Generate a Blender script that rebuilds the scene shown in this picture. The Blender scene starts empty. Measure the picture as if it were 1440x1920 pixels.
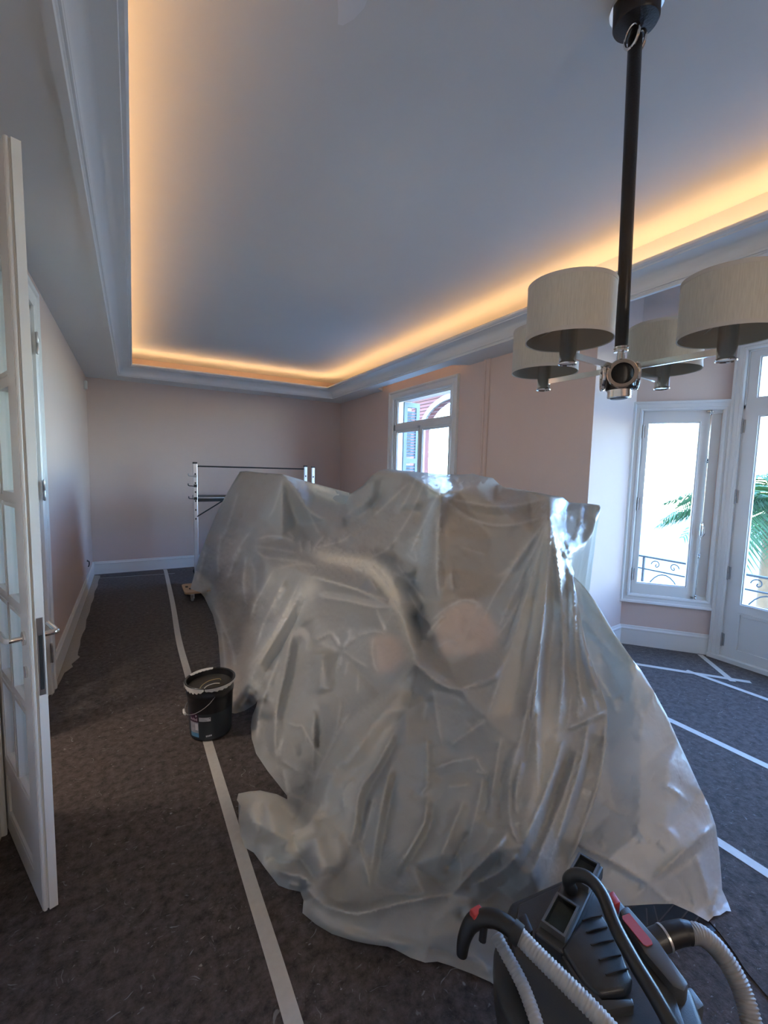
import bpy, bmesh, math, random
import numpy as np
from mathutils import Vector, Matrix, noise
from mathutils.geometry import delaunay_2d_cdt

random.seed(7)
rng = np.random.default_rng(7)
sc = bpy.context.scene
COL = sc.collection

# ------------------------------------------------------------------ camera
F_PX, CX, CY, CAMZ = 830.0, 720.0, 960.0, 1.6
_Y = np.array([250 - CX, 872 - CY, F_PX]); _Y /= np.linalg.norm(_Y)
_D = np.array([510 - CX, 9900 - CY, F_PX]); _D /= np.linalg.norm(_D)
_D = _D - _Y * (_D @ _Y); _D /= np.linalg.norm(_D)
_Z = -_D
_X = np.cross(_Y, _Z)
ROT = np.stack([_X, _Y, _Z])            # camera (right, down, forward) -> world
CAM = np.array([0.0, 0.0, CAMZ])
cam_data = bpy.data.cameras.new('camera')
cam = bpy.data.objects.new('camera', cam_data)
COL.objects.link(cam)
right, down, fwd = ROT[:, 0], ROT[:, 1], ROT[:, 2]
M = Matrix(((right[0], -down[0], -fwd[0], CAM[0]),
            (right[1], -down[1], -fwd[1], CAM[1]),
            (right[2], -down[2], -fwd[2], CAM[2]),
            (0, 0, 0, 1)))
cam.matrix_world = M
cam_data.sensor_fit = 'HORIZONTAL'
cam_data.sensor_width = 36.0
cam_data.lens = 36.0 * F_PX / 1440.0
cam_data.clip_start = 0.02
sc.camera = cam

# ------------------------------------------------------------------ world, exposure
world = bpy.data.worlds.new('sky')
sc.world = world
world.use_nodes = True
wn = world.node_tree
wn.nodes.clear()
sky = wn.nodes.new('ShaderNodeTexSky')
sky.sky_type = 'NISHITA'
sky.sun_elevation = math.radians(48)
sky.sun_rotation = math.radians(250)
sky.sun_disc = False
sky.air_density = 1.0
sky.dust_density = 0.15
sky.altitude = 800
sky.ozone_density = 3.0
bg = wn.nodes.new('ShaderNodeBackground')
bg.inputs['Strength'].default_value = 4.6
wo = wn.nodes.new('ShaderNodeOutputWorld')
wb = wn.nodes.new('ShaderNodeMix'); wb.data_type = 'RGBA'; wb.blend_type = 'MULTIPLY'     # white balance set for the warm-lit room
wb.inputs[0].default_value = 1.0; wb.inputs[7].default_value = (0.82, 0.98, 1.20, 1)
wn.links.new(sky.outputs[0], wb.inputs[6])
wn.links.new(wb.outputs[2], bg.inputs[0])
wn.links.new(bg.outputs[0], wo.inputs[0])

sun_d = bpy.data.lights.new('sun', 'SUN')
sun_d.energy = 3.5
sun_d.angle = math.radians(0.6)
sun_d.color = (1.0, 0.95, 0.88)
sun = bpy.data.objects.new('sun', sun_d)
COL.objects.link(sun)
sun.rotation_euler = (math.radians(38), 0, math.radians(-62 + 0))

vs = sc.view_settings
vs.view_transform = 'Standard'
vs.look = 'None'
vs.gamma = 1.0
vs.use_curve_mapping = False
vs.exposure = 0.12

# ------------------------------------------------------------------ materials
def nm(name):
    m = bpy.data.materials.new(name); m.use_nodes = True
    nt = m.node_tree
    return m, nt, nt.nodes['Principled BSDF']

def plain(name, col, rough=0.5, metal=0.0, spec=0.5, bump=0.0, bscale=200.0, var=0.0, vscale=6.0, sheen=0.0, coat=0.0):
    m, nt, b = nm(name)
    b.inputs['Base Color'].default_value = (*col, 1)
    b.inputs['Roughness'].default_value = rough
    b.inputs['Metallic'].default_value = metal
    b.inputs['Specular IOR Level'].default_value = spec
    b.inputs['Sheen Weight'].default_value = sheen
    b.inputs['Coat Weight'].default_value = coat
    tc = nt.nodes.new('ShaderNodeTexCoord')
    if var > 0:
        n = nt.nodes.new('ShaderNodeTexNoise'); n.inputs['Scale'].default_value = vscale; n.inputs['Detail'].default_value = 4
        nt.links.new(tc.outputs['Object'], n.inputs['Vector'])
        mx = nt.nodes.new('ShaderNodeMix'); mx.data_type = 'RGBA'
        mx.inputs[6].default_value = (*[c * (1 - var) for c in col], 1)
        mx.inputs[7].default_value = (*[min(1, c * (1 + var)) for c in col], 1)
        nt.links.new(n.outputs['Fac'], mx.inputs[0]); nt.links.new(mx.outputs[2], b.inputs['Base Color'])
    if bump > 0:
        n2 = nt.nodes.new('ShaderNodeTexNoise'); n2.inputs['Scale'].default_value = bscale; n2.inputs['Detail'].default_value = 3
        nt.links.new(tc.outputs['Object'], n2.inputs['Vector'])
        bp = nt.nodes.new('ShaderNodeBump'); bp.inputs['Strength'].default_value = bump; bp.inputs['Distance'].default_value = 0.002
        nt.links.new(n2.outputs['Fac'], bp.inputs['Height']); nt.links.new(bp.outputs['Normal'], b.inputs['Normal'])
    return m

MT = {}
MT['wall'] = plain('mauve_wall_paint', (0.66, 0.52, 0.46), 0.75, bump=0.15, bscale=120, var=0.02)
MT['ceil'] = plain('white_ceiling_paint', (0.74, 0.745, 0.74), 0.8, bump=0.12, bscale=90, var=0.015)
MT['trim'] = plain('white_satin_paint', (0.74, 0.735, 0.71), 0.38, bump=0.05, bscale=60, var=0.02)
MT['door'] = plain('cream_door_paint', (0.82, 0.80, 0.75), 0.4, bump=0.12, bscale=50, var=0.03)
MT['chrome'] = plain('polished_nickel', (0.78, 0.76, 0.72), 0.12, metal=1.0)
MT['steel'] = plain('brushed_steel', (0.5, 0.5, 0.5), 0.3, metal=1.0, var=0.1, vscale=30)
MT['alu'] = plain('aluminium', (0.72, 0.73, 0.75), 0.35, metal=0.85, var=0.06, vscale=40)
MT['darkalu'] = plain('scuffed_aluminium', (0.4, 0.39, 0.38), 0.45, metal=0.7, var=0.15, vscale=30)
MT['black'] = plain('black_plastic', (0.012, 0.012, 0.013), 0.42, bump=0.1, bscale=400)
MT['leather'] = plain('black_leather', (0.012, 0.010, 0.010), 0.38, bump=0.35, bscale=180)
MT['rubber'] = plain('dark_rubber', (0.02, 0.02, 0.02), 0.7)
MT['wood'] = plain('plywood', (0.55, 0.36, 0.22), 0.55, var=0.12, vscale=25)
MT['shade_in'] = plain('shade_lining', (0.30, 0.27, 0.22), 0.75)
MT['caster'] = plain('grey_caster', (0.35, 0.34, 0.33), 0.5)
MT['white_plastic'] = plain('white_plastic', (0.7, 0.7, 0.67), 0.4)
MT['red'] = plain('red_plastic', (0.42, 0.045, 0.045), 0.4, bump=0.1)
MT['vacbody'] = plain('anthracite_plastic', (0.028, 0.031, 0.034), 0.4, bump=0.2, bscale=500)
MT['vaclid'] = plain('charcoal_plastic', (0.04, 0.044, 0.048), 0.36, bump=0.15, bscale=350)
MT['vacpanel'] = plain('grey_plastic_panel', (0.085, 0.088, 0.09), 0.45, bump=0.15, bscale=500)
MT['hose'] = plain('grey_vacuum_hose', (0.36, 0.36, 0.36), 0.5, var=0.1, vscale=60)
MT['bronze'] = plain('bronze_metal', (0.48, 0.33, 0.2), 0.25, metal=1.0)
MT['iron'] = plain('wrought_iron', (0.05, 0.06, 0.07), 0.6)
MT['shutter'] = plain('shutter_paint', (0.17, 0.20, 0.22), 0.6, var=0.05)
MT['brick'] = plain('red_facade_paint', (0.42, 0.19, 0.15), 0.8, var=0.12, vscale=3)
MT['stone'] = plain('white_stone', (0.7, 0.68, 0.64), 0.8, var=0.05)
MT['bark'] = plain('palm_bark', (0.16, 0.11, 0.07), 0.9, var=0.3, vscale=12)
MT['leaf'] = plain('palm_leaf', (0.05, 0.12, 0.035), 0.5, var=0.35, vscale=3)
MT['ground'] = plain('garden_ground', (0.25, 0.24, 0.2), 0.9, var=0.2, vscale=0.6)
MT['gold'] = plain('gold_wire', (0.75, 0.6, 0.3), 0.3, metal=1.0)
MT['paintfilm'] = plain('dried_white_paint', (0.6, 0.59, 0.56), 0.5, var=0.1, vscale=40)

def shade_mat():
    m, nt, b = nm('linen_shade')
    tc = nt.nodes.new('ShaderNodeTexCoord')
    mp = nt.nodes.new('ShaderNodeMapping'); mp.inputs['Scale'].default_value = (90, 90, 6)
    n = nt.nodes.new('ShaderNodeTexNoise'); n.inputs['Scale'].default_value = 4; n.inputs['Detail'].default_value = 5
    r = nt.nodes.new('ShaderNodeValToRGB')
    r.color_ramp.elements[0].color = (0.43, 0.415, 0.355, 1); r.color_ramp.elements[1].color = (0.66, 0.645, 0.57, 1)
    nt.links.new(tc.outputs['Object'], mp.inputs[0]); nt.links.new(mp.outputs[0], n.inputs[0])
    nt.links.new(n.outputs['Fac'], r.inputs[0]); nt.links.new(r.outputs[0], b.inputs['Base Color'])
    b.inputs['Roughness'].default_value = 0.6; b.inputs['Sheen Weight'].default_value = 0.3
    bp = nt.nodes.new('ShaderNodeBump'); bp.inputs['Strength'].default_value = 0.2; bp.inputs['Distance'].default_value = 0.001
    nt.links.new(n.outputs['Fac'], bp.inputs['Height']); nt.links.new(bp.outputs[0], b.inputs['Normal'])
    return m
MT['shade'] = shade_mat()
MT['shade_trim'] = plain('shade_binding', (0.55, 0.53, 0.49), 0.6)

def felt_mat():
    m, nt, b = nm('recycled_felt')
    L = nt.links.new
    tc = nt.nodes.new('ShaderNodeTexCoord')
    n1 = nt.nodes.new('ShaderNodeTexNoise'); n1.inputs['Scale'].default_value = 26; n1.inputs['Detail'].default_value = 8; n1.inputs['Roughness'].default_value = 0.72
    L(tc.outputs['Object'], n1.inputs[0])
    r1 = nt.nodes.new('ShaderNodeValToRGB')
    r1.color_ramp.elements[0].position = 0.32; r1.color_ramp.elements[0].color = (0.028, 0.022, 0.0197, 1)
    r1.color_ramp.elements[1].position = 0.72; r1.color_ramp.elements[1].color = (0.145, 0.116, 0.106, 1)
    L(n1.outputs['Fac'], r1.inputs[0])
    # pale fibre flecks: thin stretched, warped noise
    wv = nt.nodes.new('ShaderNodeTexNoise'); wv.inputs['Scale'].default_value = 7
    L(tc.outputs['Object'], wv.inputs[0])
    ad = nt.nodes.new('ShaderNodeVectorMath'); ad.operation = 'MULTIPLY_ADD'
    ad.inputs[1].default_value = (0.25, 0.25, 0.0); L(wv.outputs['Color'], ad.inputs[0]); L(tc.outputs['Object'], ad.inputs[2])
    last = r1.outputs[0]
    for k, (sx, sy, rot, lo, colr) in enumerate([(26, 90, 0.5, 0.675, (0.24, 0.24, 0.25)), (80, 30, -0.3, 0.685, (0.20, 0.19, 0.18)), (45, 60, 1.1, 0.71, (0.32, 0.30, 0.27))]):
        mp = nt.nodes.new('ShaderNodeMapping'); mp.inputs['Scale'].default_value = (sx, sy, 1); mp.inputs['Rotation'].default_value = (0, 0, rot)
        mp.inputs['Location'].default_value = (k * 3.7, k * 1.3, 0)
        L(ad.outputs[0], mp.inputs[0])
        nz = nt.nodes.new('ShaderNodeTexNoise'); nz.inputs['Scale'].default_value = 1.0; nz.inputs['Detail'].default_value = 2
        L(mp.outputs[0], nz.inputs[0])
        rr = nt.nodes.new('ShaderNodeValToRGB'); rr.color_ramp.elements[0].position = lo; rr.color_ramp.elements[1].position = lo + 0.06
        L(nz.outputs['Fac'], rr.inputs[0])
        mx = nt.nodes.new('ShaderNodeMix'); mx.data_type = 'RGBA'; mx.inputs[7].default_value = (*colr, 1)
        L(rr.outputs[0], mx.inputs[0]); L(last, mx.inputs[6]); last = mx.outputs[2]
    L(last, b.inputs['Base Color'])
    b.inputs['Roughness'].default_value = 0.85; b.inputs['Specular IOR Level'].default_value = 0.25
    b.inputs['Sheen Weight'].default_value = 0.08; b.inputs['Sheen Roughness'].default_value = 0.5
    n3 = nt.nodes.new('ShaderNodeTexNoise'); n3.inputs['Scale'].default_value = 38; n3.inputs['Detail'].default_value = 6; n3.inputs['Roughness'].default_value = 0.7
    L(tc.outputs['Object'], n3.inputs[0])
    bp = nt.nodes.new('ShaderNodeBump'); bp.inputs['Strength'].default_value = 0.9; bp.inputs['Distance'].default_value = 0.006
    L(n3.outputs['Fac'], bp.inputs['Height']); L(bp.outputs[0], b.inputs['Normal'])
    return m
MT['felt'] = felt_mat()

def tape_mat(name, col, alpha=1.0):
    m, nt, b = nm(name)
    tc = nt.nodes.new('ShaderNodeTexCoord')
    n = nt.nodes.new('ShaderNodeTexNoise'); n.inputs['Scale'].default_value = 35; n.inputs['Detail'].default_value = 4
    nt.links.new(tc.outputs['Object'], n.inputs[0])
    mx = nt.nodes.new('ShaderNodeMix'); mx.data_type = 'RGBA'
    mx.inputs[6].default_value = (*[c * 0.85 for c in col], 1); mx.inputs[7].default_value = (*[min(1, c * 1.1) for c in col], 1)
    nt.links.new(n.outputs['Fac'], mx.inputs[0]); nt.links.new(mx.outputs[2], b.inputs['Base Color'])
    b.inputs['Roughness'].default_value = 0.5
    b.inputs['Alpha'].default_value = alpha
    return m
MT['tape'] = tape_mat('masking_tape', (0.55, 0.52, 0.47))
MT['tapefilm'] = tape_mat('translucent_masking_film', (0.55, 0.50, 0.43), 0.75)

def film_mat():
    m, nt, b = nm('plastic_dust_sheet')
    L = nt.links.new
    out = [n for n in nt.nodes if n.type == 'OUTPUT_MATERIAL'][0]
    tc = nt.nodes.new('ShaderNodeTexCoord')
    b.inputs['Base Color'].default_value = (0.60, 0.575, 0.525, 1)
    b.inputs['Roughness'].default_value = 0.34
    b.inputs['Specular IOR Level'].default_value = 0.45
    b.inputs['Coat Weight'].default_value = 0.12; b.inputs['Coat Roughness'].default_value = 0.2
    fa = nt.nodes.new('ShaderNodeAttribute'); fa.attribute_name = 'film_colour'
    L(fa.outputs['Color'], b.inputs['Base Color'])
    # fine crinkles of thin polythene
    mp = nt.nodes.new('ShaderNodeMapping'); mp.inputs['Scale'].default_value = (1, 1, 0.45)
    L(tc.outputs['Object'], mp.inputs[0])
    n1 = nt.nodes.new('ShaderNodeTexNoise'); n1.inputs['Scale'].default_value = 7; n1.inputs['Detail'].default_value = 3
    n1.inputs['Distortion'].default_value = 1.2
    L(mp.outputs[0], n1.inputs[0])
    ab = nt.nodes.new('ShaderNodeMath'); ab.operation = 'SUBTRACT'; ab.inputs[1].default_value = 0.5; L(n1.outputs['Fac'], ab.inputs[0])
    ab2 = nt.nodes.new('ShaderNodeMath'); ab2.operation = 'ABSOLUTE'; L(ab.outputs[0], ab2.inputs[0])
    pw = nt.nodes.new('ShaderNodeMath'); pw.operation = 'POWER'; pw.inputs[1].default_value = 0.6; L(ab2.outputs[0], pw.inputs[0])
    n2 = nt.nodes.new('ShaderNodeTexNoise'); n2.inputs['Scale'].default_value = 40; n2.inputs['Detail'].default_value = 3
    L(mp.outputs[0], n2.inputs[0])
    ma = nt.nodes.new('ShaderNodeMath'); ma.operation = 'MULTIPLY_ADD'; ma.inputs[1].default_value = 0.12
    L(n2.outputs['Fac'], ma.inputs[0]); L(pw.outputs[0], ma.inputs[2])
    bp = nt.nodes.new('ShaderNodeBump'); bp.inputs['Strength'].default_value = 0.22; bp.inputs['Distance'].default_value = 0.012
    L(ma.outputs[0], bp.inputs['Height']); L(bp.outputs[0], b.inputs['Normal'])
    tr = nt.nodes.new('ShaderNodeBsdfTranslucent'); tr.inputs[0].default_value = (0.62, 0.59, 0.53, 1)
    L(bp.outputs[0], tr.inputs['Normal']); L(fa.outputs['Color'], tr.inputs[0])
    mx = nt.nodes.new('ShaderNodeMixShader'); mx.inputs[0].default_value = 0.22
    L(b.outputs[0], mx.inputs[1]); L(tr.outputs[0], mx.inputs[2])
    tp = nt.nodes.new('ShaderNodeBsdfTransparent')
    mx2 = nt.nodes.new('ShaderNodeMixShader'); mx2.inputs[0].default_value = 0.06
    L(mx.outputs[0], mx2.inputs[1]); L(tp.outputs[0], mx2.inputs[2]); L(mx2.outputs[0], out.inputs[0])
    return m
MT['film'] = film_mat()

def glass_mat(name, tint=(0.94, 0.96, 0.95), refl=0.08):
    m = bpy.data.materials.new(name); m.use_nodes = True
    nt = m.node_tree; nt.nodes.clear()
    o = nt.nodes.new('ShaderNodeOutputMaterial')
    t = nt.nodes.new('ShaderNodeBsdfTransparent'); t.inputs[0].default_value = (*tint, 1)
    g = nt.nodes.new('ShaderNodeBsdfGlossy'); g.inputs['Roughness'].default_value = 0.02
    lw = nt.nodes.new('ShaderNodeLayerWeight'); lw.inputs[0].default_value = 0.3
    pw = nt.nodes.new('ShaderNodeMath'); pw.operation = 'POWER'; pw.inputs[1].default_value = 4.0
    ma = nt.nodes.new('ShaderNodeMath'); ma.operation = 'MULTIPLY_ADD'; ma.inputs[1].default_value = 0.45; ma.inputs[2].default_value = 0.025
    x = nt.nodes.new('ShaderNodeMixShader')
    nt.links.new(lw.outputs['Facing'], pw.inputs[0]); nt.links.new(pw.outputs[0], ma.inputs[0])
    nt.links.new(ma.outputs[0], x.inputs[0]); nt.links.new(t.outputs[0], x.inputs[1]); nt.links.new(g.outputs[0], x.inputs[2])
    nt.links.new(x.outputs[0], o.inputs[0])
    return m
MT['glass'] = glass_mat('window_glass')
MT['clear'] = glass_mat('clear_plastic', (0.6, 0.62, 0.6))

def emis(name, col, s):
    m = bpy.data.materials.new(name); m.use_nodes = True
    nt = m.node_tree; nt.nodes.clear()
    o = nt.nodes.new('ShaderNodeOutputMaterial'); e = nt.nodes.new('ShaderNodeEmission')
    e.inputs[0].default_value = (*col, 1); e.inputs[1].default_value = s
    nt.links.new(e.outputs[0], o.inputs[0]); return m
MT['led'] = emis('warm_led_strip', (1.0, 0.56, 0.24), 21.0)

# ------------------------------------------------------------------ mesh helpers
def box(bm, x0, x1, y0, y1, z0, z1, mat=None):
    vs_ = [bm.verts.new(p) for p in [(x0, y0, z0), (x1, y0, z0), (x1, y1, z0), (x0, y1, z0), (x0, y0, z1), (x1, y0, z1), (x1, y1, z1), (x0, y1, z1)]]
    if mat is not None:
        for v in vs_: v.co = mat @ v.co
    for f in [(0, 3, 2, 1), (4, 5, 6, 7), (0, 1, 5, 4), (1, 2, 6, 5), (2, 3, 7, 6), (3, 0, 4, 7)]:
        bm.faces.new([vs_[i] for i in f])
    return vs_

def bevel_all(bm, w, seg=2):
    bmesh.ops.bevel(bm, geom=list(bm.edges), offset=w, segments=seg, affect='EDGES', profile=0.5, clamp_overlap=True)

def frame_from(t):
    t = t.normalized()
    a = Vector((0, 0, 1)) if abs(t.z) < 0.9 else Vector((1, 0, 0))
    u = a.cross(t).normalized(); v = t.cross(u).normalized()
    return u, v

def tube(bm, pts, r, seg=12, closed=False, caps=True):
    pts = [Vector(p) for p in pts]; n = len(pts)
    rs = r if isinstance(r, (list, tuple)) else [r] * n
    rings = []; u = None
    for i, p in enumerate(pts):
        if closed: t = pts[(i + 1) % n] - pts[i - 1]
        else: t = pts[min(i + 1, n - 1)] - pts[max(i - 1, 0)]
        t.normalize()
        if u is None: u, v = frame_from(t)
        else:
            u = (u - t * u.dot(t)).normalized(); v = t.cross(u).normalized()
        rings.append([bm.verts.new(p + (u * math.cos(2 * math.pi * k / seg) + v * math.sin(2 * math.pi * k / seg)) * rs[i]) for k in range(seg)])
    for i in range(n if closed else n - 1):
        a, b = rings[i], rings[(i + 1) % n]
        for k in range(seg):
            bm.faces.new((a[k], a[(k + 1) % seg], b[(k + 1) % seg], b[k]))
    if caps and not closed:
        bm.faces.new(rings[0][::-1]); bm.faces.new(rings[-1])
    return rings

def lathe(bm, prof, seg=32, mat=None, close=False):
    rings = []
    for r, z in prof:
        ring = []
        for k in range(seg):
            a = 2 * math.pi * k / seg
            p = Vector((r * math.cos(a), r * math.sin(a), z))
            if mat is not None: p = mat @ p
            ring.append(bm.verts.new(p))
        rings.append(ring)
    m = len(rings)
    for i in range(m if close else m - 1):
        a, b = rings[i], rings[(i + 1) % m]
        for k in range(seg): bm.faces.new((a[k], a[(k + 1) % seg], b[(k + 1) % seg], b[k]))
    if not close:
        if prof[0][0] > 1e-5: bm.faces.new(rings[0][::-1])
        if prof[-1][0] > 1e-5: bm.faces.new(rings[-1])

def prism(bm, poly, h0, h1, mat=None):
    """poly in XY extruded from z=h0 to h1 (then mat)."""
    a = [bm.verts.new((p[0], p[1], h0)) for p in poly]; b = [bm.verts.new((p[0], p[1], h1)) for p in poly]
    n = len(poly)
    bm.faces.new(a[::-1]); bm.faces.new(b)
    for i in range(n): bm.faces.new((a[i], a[(i + 1) % n], b[(i + 1) % n], b[i]))
    if mat is not None:
        for v in a + b: v.co = mat @ v.co

def catmull(pts, n=8, closed=False):
    P = [Vector(p) for p in pts]; out = []; m = len(P)
    for i in range(m if closed else m - 1):
        p0 = P[i - 1] if (i > 0 or closed) else P[0]; p1 = P[i]; p2 = P[(i + 1) % m]
        p3 = P[(i + 2) % m] if (closed or i + 2 < m) else P[-1]
        for k in range(n):
            t = k / n
            out.append(0.5 * ((2 * p1) + (p2 - p0) * t + (2 * p0 - 5 * p1 + 4 * p2 - p3) * t * t + (3 * p1 - p0 - 3 * p2 + p3) * t ** 3))
    if not closed: out.append(P[-1])
    return out

def obj(name, bm, mat, parent=None, smooth=False, angle=None):
    bmesh.ops.recalc_face_normals(bm, faces=list(bm.faces))
    me = bpy.data.meshes.new(name); bm.to_mesh(me); bm.free()
    o = bpy.data.objects.new(name, me); COL.objects.link(o)
    if mat is not None: me.materials.append(MT[mat] if isinstance(mat, str) else mat)
    if smooth:
        for p in me.polygons: p.use_smooth = True
        me.set_sharp_from_angle(angle=math.radians(angle if angle else 40))
    if parent is not None: o.parent = parent
    return o

def tag(o, label=None, cat=None, group=None, kind=None):
    if label: o['label'] = label
    if cat: o['category'] = cat
    if group: o['group'] = group
    if kind: o['kind'] = kind
    return o

def thing(name, label, cat, loc=(0, 0, 0), rz=0.0, group=None, kind=None):
    e = bpy.data.objects.new(name, None); COL.objects.link(e)
    e.empty_display_size = 0.05
    e.location = loc; e.rotation_euler = (0, 0, rz)
    return tag(e, label, cat, group, kind)

def struct(name, bm, mat, label=None, parent=None, smooth=False):
    o = obj(name, bm, mat, parent, smooth)
    if parent is None: tag(o, label, 'structure' if False else None, kind='structure')
    return o

def B(): return bmesh.new()

def bx(name, mat, parent, dims, bev=0.0, seg=2, m=None, smooth=False):
    bm = B(); box(bm, *dims, mat=m)
    if bev > 0: bevel_all(bm, bev, seg)
    return obj(name, bm, mat, parent, smooth)

# ------------------------------------------------------------------ room dimensions
XL, XR, YB, YF = -0.55, 3.33, 7.58, -1.4
ZS, ZC, ZBAY = 2.81, 3.15, 3.42           # soffit, upper ceiling, bay ceiling
WT = 0.25
# bay plan (inner faces)
P0 = Vector((XR, 2.40, 0)); P1 = Vector((4.055, 2.487, 0)); P2 = Vector((4.53, 1.93, 0))
P3 = Vector((4.53, 0.27, 0)); P4 = Vector((4.055, -0.287, 0)); P5 = Vector((XR, -0.20, 0))

# floor
bm = B()
box(bm, XL - WT, 5.0, YF - WT, YB + WT, -0.25, 0.0)
fl = tag(obj('floor', bm, 'felt'), 'dark speckled recycled felt protecting the whole floor', kind='structure')

# left wall with the double-door opening y 2.43..3.68, z 0..2.58
DY0, DY1, DZ = 2.43, 3.68, 2.60
bm = B()
box(bm, XL - WT, XL, YF, DY0, 0, 3.3)
box(bm, XL - WT, XL, DY1, YB + WT, 0, 3.3)
box(bm, XL - WT, XL, DY0, DY1, DZ, 3.3)
tag(obj('wall_left', bm, 'wall'), 'mauve painted wall behind the open glazed door', kind='structure')
bm = B(); box(bm, XL, XR + WT, YB, YB + WT, 0, 3.3)
tag(obj('wall_back', bm, 'wall'), 'mauve painted end wall behind the scaffold', kind='structure')
bm = B()
box(bm, XL - WT, 0.3, YF - WT, YF, 0, 3.5); box(bm, 1.9, 5.0, YF - WT, YF, 0, 3.5); box(bm, 0.3, 1.9, YF - WT, YF, 2.6, 3.5)
tag(obj('wall_front', bm, 'wall'), 'mauve painted wall behind the camera', kind='structure')

# hall beyond the double door, and the entrance hall behind the camera
for nm_, mt_, d_ in (('wall_hall_left', 'wall', (-2.3, -2.1, 1.2, 5.2, 0, 3.0)), ('wall_hall_front', 'wall', (-2.1, XL - WT, 1.0, 1.2, 0, 3.0)), ('wall_hall_back', 'wall', (-2.1, XL - WT, 5.2, 5.4, 0, 3.0)),
                     ('ceiling_hall', 'ceil', (-2.3, XL - WT, 1.0, 5.4, 3.0, 3.3)), ('floor_hall', 'felt', (-2.3, XL - WT, 1.0, 5.4, -0.25, 0)),
                     ('wall_entrance_front', 'wall', (-0.9, 3.1, -4.2, -4.0, 0, 3.0)), ('wall_entrance_left', 'wall', (-0.9, -0.7, -4.0, YF - WT, 0, 3.0)), ('wall_entrance_right', 'wall', (2.9, 3.1, -4.0, YF - WT, 0, 3.0)),
                     ('ceiling_entrance', 'ceil', (-0.9, 3.1, -4.2, YF - WT, 3.0, 3.3)), ('floor_entrance', 'felt', (-0.9, 3.1, -4.2, YF - WT, -0.25, 0))):
    bm = B(); box(bm, *d_)
    tag(obj(nm_, bm, mt_), nm_.replace('_', ' ') + ' out of the picture', kind='structure')

# right wall with window opening
WY0, WY1, WZ0, WZ1 = 4.28, 5.65, 0.85, 2.63
bm = B()
prism(bm, [(XR, 2.40), (XR + 0.3, 2.436), (XR + 0.3, WY0), (XR, WY0)], 0, 3.3)
box(bm, XR, XR + 0.3, WY1, YB + WT, 0, 3.3)
box(bm, XR, XR + 0.3, WY0, WY1, 0, WZ0)
box(bm, XR, XR + 0.3, WY0, WY1, WZ1, 3.3)
tag(obj('wall_right', bm, 'wall'), 'mauve painted wall with the tall window', kind='structure')
bm = B(); box(bm, XR, XR + 0.3, YF, -0.20, 0, 3.5)
tag(obj('wall_right_front', bm, 'wall'), 'mauve painted wall in front of the bay', kind='structure')

def seg_mat(a, b):
    """local frame: x along a->b, y outward (away from room), z up, origin a."""
    a = Vector(a); b = Vector(b); t = (b - a); t.z = 0; L = t.length; t.normalize()
    n = Vector((-t.y, t.x, 0))
    m = Matrix(((t.x, n.x, 0, a.x), (t.y, n.y, 0, a.y), (t.z, n.z, 1, a.z), (0, 0, 0, 1)))
    return m, L

def wall_seg(name, a, b, label, openings=(), z1=3.5, th=0.22):
    m, L = seg_mat(a, b)
    bm = B()
    xs = 0.0
    for (s0, s1, z0, zt) in openings:
        box(bm, xs, s0, 0, th, 0, z1, m)
        if z0 > 0: box(bm, s0, s1, 0, th, 0, z0, m)
        box(bm, s0, s1, 0, th, zt, z1, m)
        xs = s1
    box(bm, xs, L, 0, th, 0, z1, m)
    return tag(obj(name, bm, 'wall'), label, kind='structure')
bm = B(); box(bm, -3.0, 3.63, -3.0, YB + 3, 3.5, 9.0); box(bm, 3.63, 4.8, -.6, 2.8, 3.62, 9.0)  # unseen upper mass, added to keep sun off balcony and bay
tag(obj('wall_added_storey', bm, 'stone'), 'unseen storey added above this room to shade the balcony', kind='structure')
# canted windows: casing s -0.02..0.66 ; the opening inside it
m12, L12 = seg_mat(P1, P2)
CO = (0.06, L12 - 0.06, 0.50, 2.20)
wall_seg('wall_bay_return', (XR + 0.3, 2.436, 0), P1, 'pale wall returning into the window bay')
wall_seg('wall_bay_left', P1, P2, 'slanting bay wall around the narrow window', [CO])
FY0, FY1, FZ = 0.36, 1.84, 2.68
wall_seg('wall_bay_middle', P2, P3, 'bay wall around the glazed balcony door', [(P2.y - FY1, P2.y - FY0, 0, FZ)])
wall_seg('wall_bay_right', P3, P4, 'slanting bay wall beyond the balcony door', [CO])
wall_seg('wall_bay_end', P4, P5, 'wall closing the window bay')

# ceilings
bm = B(); box(bm, XL - WT, 3.02, YF - WT, YB + WT, ZC, ZC + 0.3); box(bm, 3.02, XR + 0.3, 2.40, YB + WT, ZC, ZC + 0.3)
ceil = tag(obj('ceiling', bm, 'ceil'), 'smooth white raised ceiling inside the lit cove', kind='structure')
bm = B(); box(bm, 3.02, 5.0, YF - WT, 2.75, ZBAY, ZBAY + 0.2); box(bm, 3.02, 3.06, YF, 2.40, ZS + 0.02, ZBAY)
obj('bay_ceiling', bm, 'ceil', ceil)
# paler patch on the ceiling
bm = B()
prism(bm, [(0.665 + rx, 1.50 + ry) for rx, ry in [(-.045, -.12), (.04, -.13), (.05, -.02), (.036, .03), (.012, .07), (-.005, .075), (-.022, .03), (-.05, -.02)]], ZC - 0.0015, ZC + 0.01)
obj('pale_patch', bm, plain('pale_ceiling_patch', (0.82, 0.83, 0.85), 0.6), ceil)

SX0, SX1, SY1, SY0 = -0.15, 2.97, 7.11, -0.7       # soffit inner edges
bm = B()
box(bm, XL, SX0, YF, YB, ZS, ZS + 0.1)
box(bm, SX0, SX1, SY1, YB, ZS, ZS + 0.1)
box(bm, SX0, SX1, YF, SY0, ZS, ZS + 0.1)
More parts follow.
